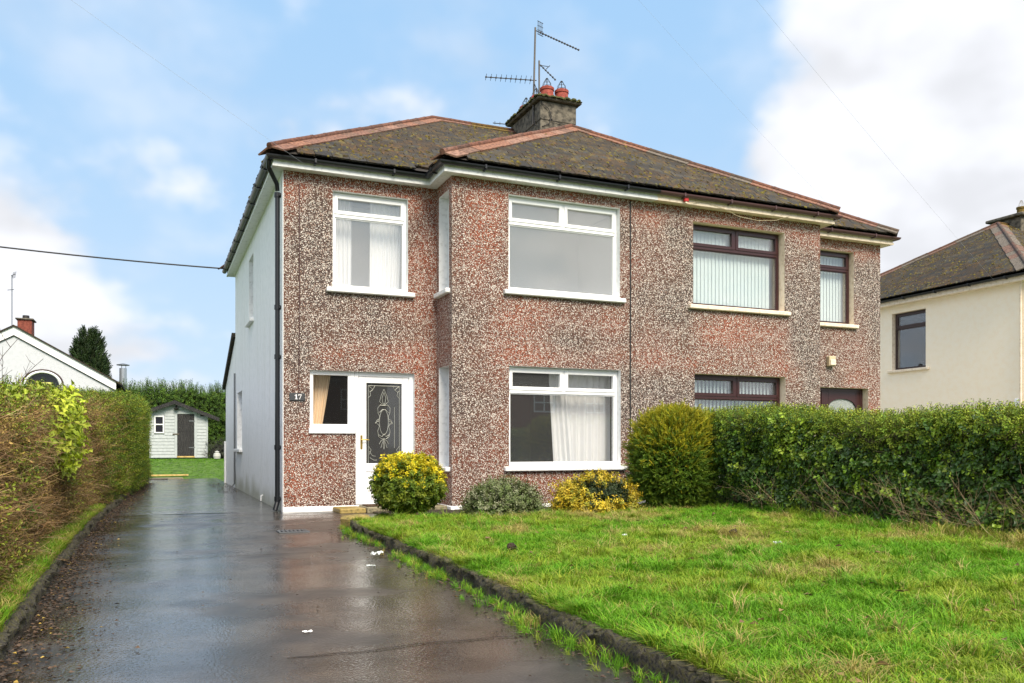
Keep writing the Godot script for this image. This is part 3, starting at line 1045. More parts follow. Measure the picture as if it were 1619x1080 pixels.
func house_roof(h: Node, W: float):
	var E := EAVE
	var xl := -0.215
	var xr := W + 0.215
	var zf := 0.225
	var zb := -8.62
	var zr := -4.13
	var L := Vector3(3.65, 7.90, zr)
	var R := Vector3(W - 3.65, 7.90, zr)
	var b0 := Vector3(2.18, E, 0.975)
	var b1 := Vector3(9.87, E, 0.975)
	var A := Vector3(6.0, 7.42, -2.3)
	var slope := (L.y - E) / (zf - zr)
	var zv := zf - (A.y - E) / slope
	var V := Vector3(6.0, A.y, zv)
	var roof := node("roof", h)
	var st := new_st()
	slope_sheet(st, [Vector3(xl, E, zf), Vector3(xr, E, zf), R, L])
	slope_sheet(st, [Vector3(xl, E, zb), Vector3(xl, E, zf), L])
	slope_sheet(st, [Vector3(xr, E, zf), Vector3(xr, E, zb), R])
	slope_sheet(st, [Vector3(xr, E, zb), Vector3(xl, E, zb), L, R])
	slope_sheet(st, [b0, b1, A])
	slope_sheet(st, [Vector3(b0.x, E, zf), b0, A, V])
	slope_sheet(st, [b1, Vector3(b1.x, E, zf), V, A])
	obj("roof_deck", st, M.under_roof, roof)
	var places := []
	var upm := (Vector3(L.x, L.y, zr) - Vector3(L.x, E, zf)).normalized()
	var lm := (Vector3(0, L.y - E, zr - zf)).length()
	# main front slope: u from xl, v up the slope
	slate_places(Vector3(xl, E, zf), Vector3.RIGHT, upm, xr - xl, lm, func(u, v):
		var t: float = v / lm
		var x: float = xl + u
		if t > 1.0 or x < lerpf(xl, L.x, t) or x > lerpf(xr, R.x, t):
			return false
		var y: float = E + t * (L.y - E)
		var tb: float = (y - E) / (A.y - E)
		return tb > 1.0 or x < lerpf(b0.x, A.x, tb) or x > lerpf(b1.x, A.x, tb), places)
	var lb := Vector3(0, A.y - E, A.z - b0.z).length()
	slate_places(b0, Vector3.RIGHT, Vector3(0, A.y - E, A.z - b0.z).normalized(), b1.x - b0.x, lb, func(u, v):
		var t: float = v / lb
		return t < 1.0 and b0.x + u > lerpf(b0.x, A.x, t) and b0.x + u < lerpf(b1.x, A.x, t), places)
	for s in [-1.0, 1.0]:        # slopes of the bay roof and the two hipped ends
		var p0 := Vector3(b0.x, E, zf) if s < 0 else b1
		var rt := Vector3(0, 0, 1) if s < 0 else Vector3(0, 0, -1)
		var up := Vector3(-s * (A.x - b0.x), A.y - E, 0)
		var len := up.length()
		slate_places(p0, rt, up.normalized(), 8.0, len, func(u, v):
			var t: float = v / len
			var z: float = p0.z + rt.z * u
			return t < 1.0 and z < lerpf(b0.z, A.z, t) and z > lerpf(zf, zv, t), places)
		var q0 := Vector3(xl, E, zb) if s < 0 else Vector3(xr, E, zf)
		var up2 := Vector3(-s * (L.x - xl), L.y - E, 0)
		var l2 := up2.length()
		slate_places(q0, rt, up2.normalized(), zf - zb, l2, func(u, v):
			var t: float = v / l2
			var z: float = q0.z + rt.z * u
			return t < 1.0 and z < lerpf(zf, zr, t) and z > lerpf(zb, zr, t), places)
	lay_slates(roof, places, 300)
	moss_on(roof, places, 0.85)
	var nf := Vector3(0, zf - zr, L.y - E).normalized()
	var nl := Vector3(-(L.y - E), L.x - xl, 0).normalized()
	var nrt := Vector3(-nl.x, nl.y, 0)
	var nb := Vector3(0, nf.y, -nf.z)
	var nbf := Vector3(0, b0.z - A.z, A.y - E).normalized()
	var nbl := Vector3(-(A.y - E), A.x - b0.x, 0).normalized()
	var nbr := Vector3(-nbl.x, nbl.y, 0)
	ridge_tiles(roof, Vector3(xl, E, zf), L, nf, nl, 0.24, M.clay)
	ridge_tiles(roof, L, R, nf, nb, 0.2, [M.clay_moss, M.clay_moss, M.clay[1]])
	ridge_tiles(roof, Vector3(xr, E, zf), R, nf, nrt, 0.26, [M.clay_pale, M.clay_pale, M.clay[1]])
	ridge_tiles(roof, Vector3(xl, E, zb), L, nb, nl, 0.26, M.clay)
	ridge_tiles(roof, b0, A, nbf, nbl, 0.24, [M.clay[0], M.clay[2], M.clay[2], M.clay[3]])
	ridge_tiles(roof, b1, A, nbf, nbr, 0.24, [M.clay[2], M.clay[1], M.clay[3], M.clay_pale])
	ridge_tiles(roof, A, V, nbl, nbr, 0.2, M.clay)

func chimney(h: Node):
	var c := node("chimney", h)
	var st := new_st()
	# cast courses with a thin joint between them
	var ys := [6.6, 7.35, 7.72, 8.12]
	for i in 3:
		box(st, Vector3(5.50, ys[i], -4.25), Vector3(6.33, ys[i + 1] - 0.012, -2.70), 0.015)
	box(st, Vector3(5.515, 6.6, -4.235), Vector3(6.315, 8.11, -2.715))
	obj("stack", st, M.concrete, c)
	st = new_st()
	box(st, Vector3(5.41, 8.12, -4.34), Vector3(6.42, 8.2, -2.61), 0.02)
	box(st, Vector3(5.5, 8.2, -4.25), Vector3(6.33, 8.235, -2.7), 0.03)
	obj("cap", st, M.concrete, c)
	var xfs := []
	var cols := []
	for i in 420:
		var x := rnd(5.42, 6.41)
		var z := rnd(-4.33, -2.62)
		if i % 3 == 0:
			z = rnd(-2.66, -2.6)
		elif i % 3 == 1:
			x = rnd(5.4, 5.46)
		var s := rnd(0.4, 1.1)
		xfs.append(Transform3D(Basis().scaled(Vector3(s, s * rnd(0.7, 1.4), s)), Vector3(x, 8.19 - rnd(0, 0.03), z)))
		cols.append(Color(0.05, 0.055, 0.018).lerp(Color(0.11, 0.11, 0.03), rng.randf()))
	st = new_st()
	lathe(st, Vector3.ZERO, [Vector2(0.05, -0.01), Vector2(0.046, 0.014), Vector2(0.028, 0.026), Vector2(0.0, 0.03)], 7)
	many("moss", st.commit(), M.moss, xfs, cols, c)
	for i in 3:
		for j in 2:
			var at := Vector3(5.755 + 0.34 * j, 8.22, -2.92 - 0.53 * i)
			var k := node("chimney_pot", c, at)
			st = new_st()
			lathe(st, Vector3.ZERO, [Vector2(0.15, 0.0), Vector2(0.138, 0.15), Vector2(0.134, 0.19), Vector2(0.150, 0.20), Vector2(0.152, 0.25), Vector2(0.140, 0.262), Vector2(0.11, 0.26), Vector2(0.105, 0.05)], 20)
			obj("pot", st, M.pot if (i + j) % 2 == 0 or i == 0 else M.clay[1], k)
			st = new_st()        # wire bird guard
			for q in 6:
				var a := TAU * q / 6.0
				var d := Vector3(cos(a), 0, sin(a))
				tube(st, [d * 0.115 + Vector3(0, 0.26, 0), d * 0.09 + Vector3(0, 0.34, 0), d * 0.02 + Vector3(0, 0.46, 0)], 0.0045, -1, 4)
			for ring in [[0.105, 0.29], [0.085, 0.36], [0.05, 0.41]]:
				var pts := []
				for q in 13:
					pts.append(Vector3(cos(TAU * q / 12) * ring[0], ring[1], sin(TAU * q / 12) * ring[0]))
				tube(st, pts, 0.003, -1, 4, false)
			lathe(st, Vector3(0, 0.45, 0), [Vector2(0.024, 0.0), Vector2(0.022, 0.018), Vector2(0.0, 0.026)], 8)
			obj("wire_guard", st, M.wire, k)

func front_door(h: Node, wd: Rect2, dr: Rect2):
	var d := node("door", h)
	var z1 := -0.07
	var st := new_st()
	# painted reveal of the joint opening
	quad(st, Vector3(0.39, 1.275, 0), Vector3(0.39, 1.275, -0.3), Vector3(0.39, 2.155, -0.3), Vector3(0.39, 2.155, 0))
	quad(st, Vector3(0.39, 2.155, -0.3), Vector3(2.03, 2.155, -0.3), Vector3(2.03, 2.155, 0), Vector3(0.39, 2.155, 0))
	quad(st, Vector3(2.03, 0.09, -0.3), Vector3(2.03, 0.09, 0), Vector3(2.03, 2.155, 0), Vector3(2.03, 2.155, -0.3))
	quad(st, Vector3(1.09, 0.09, 0), Vector3(1.09, 0.09, -0.3), Vector3(1.09, 1.275, -0.3), Vector3(1.09, 1.275, 0))
	quad(st, Vector3(0.39, 1.275, 0), Vector3(1.09, 1.275, 0), Vector3(1.09, 1.275, -0.3), Vector3(0.39, 1.275, -0.3))
	obj("reveal", st, M.white, d)
	st = new_st()
	box(st, Vector3(1.085, 0.092, z1 - 0.07), Vector3(1.15, 2.153, z1), 0.006)
	box(st, Vector3(1.965, 0.092, z1 - 0.07), Vector3(2.028, 2.153, z1), 0.006)
	box(st, Vector3(1.15, 2.09, z1 - 0.07), Vector3(1.965, 2.153, z1 - 0.001), 0.006)
	box(st, Vector3(1.15, 0.092, z1 - 0.07), Vector3(1.965, 0.13, z1 - 0.001), 0.006)
	obj("frame", st, M.upvc, d)
	# leaf: stiles, rails, a glazed upper light, a fielded panel below
	st = new_st()
	var z2 := z1 - 0.012
	var z3 := z1 - 0.055
	var gx0 := 1.265
	var gx1 := 1.855
	var gy0 := 0.72
	var gy1 := 2.0
	box(st, Vector3(1.154, 0.135, z3), Vector3(gx0, 2.086, z2), 0.006)
	box(st, Vector3(gx1, 0.135, z3), Vector3(1.961, 2.086, z2), 0.006)
	box(st, Vector3(gx0, gy1, z3), Vector3(gx1, 2.086, z2 - 0.001), 0.006)
	box(st, Vector3(gx0, 0.60, z3), Vector3(gx1, gy0, z2 - 0.001), 0.006)
	box(st, Vector3(gx0, 0.135, z3), Vector3(gx1, 0.225, z2 - 0.001), 0.006)
	box(st, Vector3(gx0, 0.225, z3), Vector3(gx1, 0.60, z2 - 0.016))
	bead(st, Rect2(gx0 + 0.07, 0.29, gx1 - gx0 - 0.14, 0.25), 0.022, z3, z2 - 0.006)
	bead(st, Rect2(gx0 + 0.13, 0.35, gx1 - gx0 - 0.26, 0.13), 0.014, z3, z2 - 0.008)
	bead(st, Rect2(gx0 - 0.012, gy0 - 0.012, gx1 - gx0 + 0.024, gy1 - gy0 + 0.024), 0.022, z3, z2 + 0.006)
	obj("leaf", st, M.upvc, d)
	st = new_st()
	quad(st, Vector3(gx0, gy0, z3 + 0.02), Vector3(gx1, gy0, z3 + 0.02), Vector3(gx1, gy1, z3 + 0.02), Vector3(gx0, gy1, z3 + 0.02))
	obj("pane", st, M.painted_sheen_glass, d)
	lead_pattern(d, (gx0 + gx1) / 2, gx0 + 0.01, gx1 - 0.01, gy0, gy1, z3 + 0.026)
	st = new_st()
	box(st, Vector3(1.18, 0.95, z2), Vector3(1.215, 1.17, z2 + 0.008), 0.004)
	tube(st, [Vector3(1.197, 1.10, z2), Vector3(1.197, 1.10, z2 + 0.05)], 0.011, -1, 8)
	tube(st, [Vector3(1.19, 1.10, z2 + 0.05), Vector3(1.25, 1.102, z2 + 0.052), Vector3(1.31, 1.096, z2 + 0.048)], 0.010, 0.008, 8)
	obj("handle", st, M.gold, d)
	# side light with its own painted ledge
	var w := node("window", h)
	st = new_st()
	bead(st, Rect2(0.393, 1.278, 0.69, 0.874), 0.06, z1 - 0.065, z1)
	box(st, Vector3(0.985, 1.34, z1 - 0.06), Vector3(1.03, 2.09, z1 - 0.004), 0.004)
	obj("frame", st, M.upvc, w)
	st = new_st()
	quad(st, Vector3(0.44, 1.32, z1 - 0.035), Vector3(1.0, 1.32, z1 - 0.035), Vector3(1.0, 2.1, z1 - 0.035), Vector3(0.44, 2.1, z1 - 0.035))
	obj("pane", st, M.glass, w)
	st = new_st()
	box(st, Vector3(0.372, 1.19, -0.1), Vector3(1.083, 1.276, 0.03), 0.008)
	obj("sill", st, M.white, w)

func ellipse(cx: float, cy: float, rx: float, ry: float, z: float, a0 := 0.0, a1 := TAU, n := 20) -> Array:
	var p := []
	for i in n + 1:
		var a := lerpf(a0, a1, float(i) / n)
		p.append(Vector3(cx + cos(a) * rx, cy + sin(a) * ry, z))
	return p

func mirror(p: Array, cx: float) -> Array:
	var q := []
	for v in p:
		q.append(Vector3(2 * cx - v.x, v.y, v.z))
	return q

func lead_pattern(d: Node, cx: float, x0: float, x1: float, y0: float, y1: float, z: float):
	var st := new_st()
	var r := 0.0042
	var line := func(p: Array):
		tube(st, p, r, -1, 5, false)
	# border lines
	for x in [x0 + 0.035, x1 - 0.035]:
		line.call([Vector3(x, y0 + 0.01, z), Vector3(x, y1 - 0.05, z)])
	line.call([Vector3(x0 + 0.035, y1 - 0.05, z), Vector3(x1 - 0.035, y1 - 0.05, z)])
	line.call([Vector3(x1 - 0.115, y0 + 0.25, z), Vector3(x1 - 0.115, y1 - 0.38, z)])
	# the middle jewel: a tall oval, pointed flame above, scrolls beside and below
	line.call(ellipse(cx, 1.38, 0.072, 0.20, z))
	for s in [false, true]:
		var parts := [
			[Vector3(cx, 1.90, z), Vector3(cx - 0.045, 1.80, z), Vector3(cx - 0.07, 1.70, z), Vector3(cx - 0.035, 1.67, z), Vector3(cx, 1.645, z)],
			[Vector3(cx, 1.85, z), Vector3(cx - 0.03, 1.76, z), Vector3(cx - 0.02, 1.69, z), Vector3(cx, 1.66, z)],
			[Vector3(cx, 1.64, z), Vector3(cx - 0.06, 1.65, z), Vector3(cx - 0.10, 1.60, z), Vector3(cx - 0.095, 1.53, z), Vector3(cx - 0.06, 1.54, z), Vector3(cx - 0.02, 1.585, z)],
			[Vector3(cx - 0.098, 1.53, z), Vector3(cx - 0.07, 1.47, z), Vector3(cx - 0.075, 1.42, z)],
			[Vector3(cx - 0.07, 1.43, z), Vector3(cx - 0.11, 1.41, z), Vector3(cx - 0.14, 1.36, z), Vector3(cx - 0.10, 1.35, z), Vector3(cx - 0.07, 1.31, z)],
			[Vector3(cx - 0.14, 1.36, z), Vector3(cx - 0.10, 1.39, z), Vector3(cx - 0.075, 1.40, z)],
			[Vector3(cx - 0.072, 1.32, z), Vector3(cx - 0.10, 1.24, z), Vector3(cx - 0.085, 1.15, z), Vector3(cx - 0.03, 1.11, z), Vector3(cx, 1.12, z)],
			[Vector3(cx - 0.09, 1.18, z), Vector3(cx - 0.03, 1.15, z), Vector3(cx, 1.19, z)],
			[Vector3(cx, 1.11, z), Vector3(cx - 0.05, 1.08, z), Vector3(cx - 0.075, 1.03, z)],
			[Vector3(cx, 1.10, z), Vector3(cx - 0.03, 1.04, z), Vector3(cx - 0.05, 0.97, z)],
			[Vector3(cx, 1.08, z), Vector3(cx - 0.012, 1.0, z), Vector3(cx, 0.95, z)],
			# corner sprays
			[Vector3(x0 + 0.035, y1 - 0.05, z), Vector3(x0 + 0.11, y1 - 0.11, z), Vector3(x0 + 0.14, y1 - 0.05, z)],
			[Vector3(x0 + 0.11, y1 - 0.11, z), Vector3(x0 + 0.06, y1 - 0.15, z), Vector3(x0 + 0.035, y1 - 0.12, z)],
			[Vector3(x0 + 0.06, y1 - 0.15, z), Vector3(x0 + 0.075, y1 - 0.20, z), Vector3(x0 + 0.035, y1 - 0.24, z)],
			[Vector3(x0 + 0.035, y0 + 0.28, z), Vector3(x0 + 0.08, y0 + 0.22, z), Vector3(x0 + 0.05, y0 + 0.15, z)],
			[Vector3(x0 + 0.05, y0 + 0.2, z), Vector3(x0 + 0.10, y0 + 0.13, z), Vector3(x0 + 0.15, y0 + 0.12, z)],
			[Vector3(x0 + 0.06, y0 + 0.1, z), Vector3(x0 + 0.12, y0 + 0.06, z), Vector3(x0 + 0.17, y0 + 0.06, z)],
		]
		for p in parts:
			line.call(mirror(p, cx) if s else p)
	obj("lead_pattern", st, M.lead, d)

func neighbour_door(h: Node, nd: Rect2):
	var d := node("door", h)
	d.set_meta("label", "dark brown double door with arched textured panes")
	var st := new_st()
	reveal(st, nd, 0.3)
	obj("reveal", st, M.cream, d)
	var z1 := -0.14
	st = new_st()
	bead(st, nd.grow(-0.002), 0.06, z1 - 0.07, z1)
	box(st, Vector3(10.52, 0.15, z1 - 0.07), Vector3(10.60, 2.12, z1 + 0.004), 0.006)
	obj("frame", st, M.brown_frame, d)
	for r in [[10.06, 10.52], [10.60, 11.56]]:
		st = new_st()
		var a: float = r[0]
		var b: float = r[1]
		var g0 := a + 0.12
		var g1 := b - 0.12
		box(st, Vector3(a, 0.15, z1 - 0.055), Vector3(g0, 2.12, z1 - 0.01), 0.006)
		box(st, Vector3(g1, 0.15, z1 - 0.055), Vector3(b, 2.12, z1 - 0.01), 0.006)
		box(st, Vector3(g0, 0.15, z1 - 0.055), Vector3(g1, 0.75, z1 - 0.012), 0.006)
		# the head piece with a segmental arch cut into it
		var n := 12
		for i in n:
			var xa := lerpf(g0, g1, float(i) / n)
			var xb := lerpf(g0, g1, float(i + 1) / n)
			var f := func(x: float) -> float:
				var u := (x - (g0 + g1) / 2) / ((g1 - g0) / 2)
				return 1.80 + 0.17 * sqrt(maxf(0.0, 1.0 - u * u * 0.98))
			var ya: float = f.call(xa)
			var yb: float = f.call(xb)
			quad(st, Vector3(xa, ya, z1 - 0.012), Vector3(xb, yb, z1 - 0.012), Vector3(xb, 2.12, z1 - 0.012), Vector3(xa, 2.12, z1 - 0.012))
			quad(st, Vector3(xa, ya, z1 - 0.055), Vector3(xb, yb, z1 - 0.055), Vector3(xb, yb, z1 - 0.012), Vector3(xa, ya, z1 - 0.012))
		obj("leaf", st, M.brown_frame, d)
		st = new_st()
		quad(st, Vector3(g0, 0.75, z1 - 0.04), Vector3(g1, 0.75, z1 - 0.04), Vector3(g1, 1.99, z1 - 0.04), Vector3(g0, 1.99, z1 - 0.04))
		obj("pane", st, M.obscure, d)

# ------------------------------------------------------------------ ground, drive, kerbs
func back_rise(z: float) -> float:
	return 0.56 * smoothstep(-15.0, -22.0, z)

func kerb_left_x(z: float) -> float:
	if z > 1.0:
		return -2.46 + 0.05 * smoothstep(5.0, 8.0, z)
	return lerpf(-2.46, -2.08, clampf((1.0 - z) / 13.0, 0, 1))

func kerb_right_x(z: float) -> float:
	var k := [[2.0, 1.02], [2.75, 0.42], [3.1, 0.34], [3.8, 0.30], [5.3, 0.30], [7.0, 0.25], [8.1, 0.22], [9.0, 0.17], [10.0, 0.18], [20.0, 0.2]]
	for i in k.size() - 1:
		if z <= k[i + 1][0]:
			return lerpf(k[i][1], k[i + 1][1], clampf((z - k[i][0]) / (k[i + 1][0] - k[i][0]), 0, 1))
	return 0.2

var lawn_a := FastNoiseLite.new()
func lawn_y(x: float, z: float) -> float:
	lawn_a.seed = 8
	lawn_a.frequency = 1.0
	lawn_a.fractal_octaves = 2
	var y := 0.145 + 0.035 * lawn_a.get_noise_2d(x * 0.7, z * 0.7) + 0.022 * lawn_a.get_noise_2d(x * 2.6 + 30, z * 2.6)
	y = lerpf(0.115, y - 0.015, clampf((x - kerb_right_x(z) - 0.12) / 0.5, 0, 1))
	return y - 0.06 * smoothstep(3.8, 2.4, z)

func grid(st: SurfaceTool, xs: Array, zs: Array, f: Callable, uvs := 1.0):
	for i in xs.size() - 1:
		for j in zs.size() - 1:
			var p := [Vector3(xs[i], 0, zs[j + 1]), Vector3(xs[i + 1], 0, zs[j + 1]), Vector3(xs[i + 1], 0, zs[j]), Vector3(xs[i], 0, zs[j])]
			for k in 4:
				p[k].y = f.call(p[k].x, p[k].z)
			for o in [0, 2, 1, 0, 3, 2]:
				st.set_smooth_group(1)
				st.set_uv(Vector2(p[o].x, p[o].z) * uvs)
				st.set_uv2(Vector2(p[o].x, p[o].z) * uvs)
				st.add_vertex(p[o])
	st.generate_normals()

func ground_and_drive():
	var st := new_st()
	var xs := [-320.0, -120.0, -50.0, -30.0, -20.0, -12.0, -6.0, 0.0, 6.0, 12.0, 20.0, 30.0, 50.0, 120.0, 320.0]
	var zs := [-420.0, -150.0, -70.0, -40.0, -30.0, -25.0, -22.0, -21.0, -20.0, -19.0, -18.0, -17.0, -16.0, -15.0, -12.0, -6.0, 0.0, 6.0, 14.0, 24.0, 40.0, 80.0, 200.0]
	grid(st, xs, zs, func(_x, z): return -0.03 + back_rise(z))
	structure(obj("ground", st, M.ground), "grassy ground rising gently into the back garden", "ground")
	# wet tarmac drive, then the older concrete part alongside the house
	st = new_st()
	var un := noise(66, 0.6, 3)
	for j in 54:
		var z0 := 16.0 - j * 0.3
		var z1 := z0 - 0.3
		for i in 16:
			var p := []
			for q in [[i, z0], [i + 1, z0], [i + 1, z1], [i, z1]]:
				var z: float = q[1]
				var a := kerb_left_x(z) - 0.06
				var b := kerb_right_x(z) + 0.06
				if z < 2.8:
					b = 1.3
				var x := lerpf(a, b, float(q[0]) / 16.0)
				p.append(Vector3(x, 0.004 + 0.006 * un.get_noise_2d(x, z) + 0.004, z))
			for o in [0, 2, 1, 0, 3, 2]:
				st.set_smooth_group(1)
				st.set_uv(Vector2(p[o].x, p[o].z))
				st.set_uv2(Vector2(p[o].x, p[o].z))
				st.add_vertex(p[o])
	st.generate_normals()
	structure(obj("driveway", st, M.tarmac), "wet dark tarmac driveway leading up to the house", "driveway")
	st = new_st()
	for j in 52:
		var z0 := -0.2 - j * 0.285
		var z1 := z0 - 0.285
		for i in 12:
			var p := []
			for q in [[i, z0], [i + 1, z0], [i + 1, z1], [i, z1]]:
				var z: float = q[1]
				var x := lerpf(kerb_left_x(z) - 0.06, 0.02, float(q[0]) / 12.0)
				p.append(Vector3(x, 0.011 + 0.006 * un.get_noise_2d(x * 0.5, z * 2.4), z))
			for o in [0, 2, 1, 0, 3, 2]:
				st.set_smooth_group(1)
				st.set_uv(Vector2(p[o].x, p[o].z))
				st.set_uv2(Vector2(p[o].x, p[o].z))
				st.add_vertex(p[o])
	st.generate_normals()
	structure(obj("driveway", st, M.wet_concrete), "older wet concrete strip of the drive beside the white gable wall", "driveway")
	# joints in the tarmac
	for q in [[5.05, -2.42, 0.28], [0.25, -2.44, 1.0], [8.9, -1.2, 0.1]]:
		st = new_st()
		for i in 40:
			var xa := lerpf(q[1], q[2], i / 40.0)
			var xb := lerpf(q[1], q[2], (i + 1) / 40.0)
			var za: float = q[0] + 0.06 * un.get_noise_2d(xa * 2.0, q[0])
			var zb: float = q[0] + 0.06 * un.get_noise_2d(xb * 2.0, q[0])
			var ya := 0.0125 + 0.006 * un.get_noise_2d(xa, za)
			var yb := 0.0125 + 0.006 * un.get_noise_2d(xb, zb)
			quad(st, Vector3(xa, ya, za + 0.006), Vector3(xb, yb, zb + 0.006), Vector3(xb, yb, zb - 0.006), Vector3(xa, ya, za - 0.006))
		structure(obj("tarmac_joint", st, M.soil), ["dark joint across the middle of the tarmac drive", "dark joint where the tarmac meets the older concrete", "short crack across the nearest part of the drive"][0 if q[0] == 5.05 else (1 if q[0] < 1.0 else 2)], "joint")
	# added unseen concrete sheet behind the right hedge, for neutral bounced light
	st = new_st()
	box(st, Vector3(12.4, -0.05, -14.0), Vector3(17.6, 0.0, 16.0))
	structure(obj("driveway", st, M.slab), "added unseen concrete surface bouncing neutral light between the pebble-dashed and the cream house", "driveway")
	# kerbs: rough cast edging with worn tops
	var kn := noise(67, 3.2, 3)
	kerb("kerb", 2.02, 16.0, kerb_right_x, 1.0, 0.10, 0.105, kn, "mossy rough concrete edging between the drive and the lawn")
	kerb("kerb", -12.0, 12.5, kerb_left_x, -1.0, 0.085, 0.072, kn, "low concrete edging along the left side of the drive below the hedge")
	# lawn and planting bed on the raised side
	st = new_st()
	for j in 100:
		for i in 46:
			var p := []
			for q in [[i, j + 1], [i + 1, j + 1], [i + 1, j], [i, j]]:
				var z: float = 2.02 + q[1] * 0.15
				var u := float(q[0]) / 46.0
				var x := lerpf(kerb_right_x(z) + 0.07, 7.2, u * u * 0.4 + u * 0.6)
				p.append(Vector3(x, lawn_y(x, z) - 0.012, z))
			for o in [0, 2, 1, 0, 3, 2]:
				st.set_smooth_group(1)
				st.add_vertex(p[o])
	st.generate_normals()
	structure(obj("lawn", st, M.lawn_soil), "raised front lawn behind the mossy edging", "lawn")
	st = new_st()
	box(st, Vector3(1.2, -0.02, 0.63), Vector3(2.42, 0.03, 2.1), 0.01)
	box(st, Vector3(2.425, -0.02, 0.775), Vector3(7.3, 0.035, 2.1), 0.01)
	structure(obj("flower_bed", st, M.soil), "bare soil bed along the foot of the bay", "bed")
	# moss cushions along the top of the edging
	var xfs := []
	var cols := []
	var mst := new_st()
	lathe(mst, Vector3.ZERO, [Vector2(0.03, -0.006), Vector2(0.028, 0.008), Vector2(0.016, 0.015), Vector2(0.0, 0.017)], 6)
	for i in 2600:
		var z := rnd(2.1, 12.0)
		var s := rnd(0.25, 0.9)
		var u := rnd(0.25, 1.1)
		xfs.append(Transform3D(Basis(Vector3.UP, rnd(0, TAU)).scaled(Vector3(s * rnd(0.7, 1.6), s, s * rnd(0.7, 1.6))), Vector3(kerb_right_x(z) + 0.105 * u, 0.098 + 0.03 * kn.get_noise_2d(z * 0.22, 90.0), z)))
		cols.append(Color(0.09, 0.08, 0.02).lerp(Color(0.22, 0.14, 0.05), rng.randf()) if u > 0.6 else Color(0.06, 0.065, 0.02).lerp(Color(0.14, 0.12, 0.08), rng.randf()))
	tag(many("moss", mst.commit(), M.moss, xfs, cols), "moss cushions along the top of the concrete edging", "moss", "", "stuff")
	st = new_st()
	grid(st, [-5.2, -4.2, -3.4, -2.9, -2.52], [14.0, 10.0, 6.0, 2.0, -2.0, -6.0, -12.0].map(func(v): return v), func(x, z): return 0.06)
	structure(obj("verge", st, M.soil), "soil strip under the left hedge", "verge")
	st = new_st()
	box(st, Vector3(-60, -0.02, 18.4), Vector3(60, 0.06, 20.2))
	structure(obj("pavement", st, M.slab), "pavement along the street in front of the houses", "pavement")
	st = new_st()
	box(st, Vector3(-60, -0.04, 20.2), Vector3(60, -0.012, 27.0))
	structure(obj("road", st, M.road), "tarmac street in front of the houses", "road")

func kerb(called: String, za: float, zb: float, fx: Callable, way: float, wide: float, high: float, kn: FastNoiseLite, label: String):
	var st := new_st()
	var n := int((zb - za) / 0.04)
	var prof := [Vector2(0.0, -0.02), Vector2(0.012, 0.55), Vector2(0.03, 0.85), Vector2(0.30, 1.0), Vector2(0.70, 0.99), Vector2(0.95, 0.88), Vector2(1.0, -0.02)]
	var rows := []
	for i in n + 1:
		var z := lerpf(za, zb, float(i) / n)
		var row := []
		for k in prof.size():
			var j := kn.get_noise_2d(z * 1.1, k * 7.0) * 0.024 + kn.get_noise_2d(z * 0.25, 50.0) * 0.03 + kn.get_noise_2d(z * 3.4, k * 3.0) * 0.016
			var y: float = prof[k].y * high
			if k > 0 and k < 6:
				y += kn.get_noise_2d(z * 0.9, k * 5.0 + 20.0) * 0.024 + kn.get_noise_2d(z * 0.22, 90.0) * 0.03 + kn.get_noise_2d(z * 3.0, k * 4.0 + 60.0) * 0.02
			row.append(Vector3(fx.call(z) + way * prof[k].x * wide + j, y, z))
		rows.append(row)
	for i in n:
		for k in prof.size() - 1:
			var p := [rows[i][k], rows[i + 1][k], rows[i + 1][k + 1], rows[i][k + 1]]
			var order := [0, 2, 1, 0, 3, 2] if way < 0 else [0, 1, 2, 0, 2, 3]
			for o in order:
				st.set_smooth_group(1)
				st.add_vertex(p[o])
	st.generate_normals()
	structure(obj(called, st, M.kerb), label, "kerb")

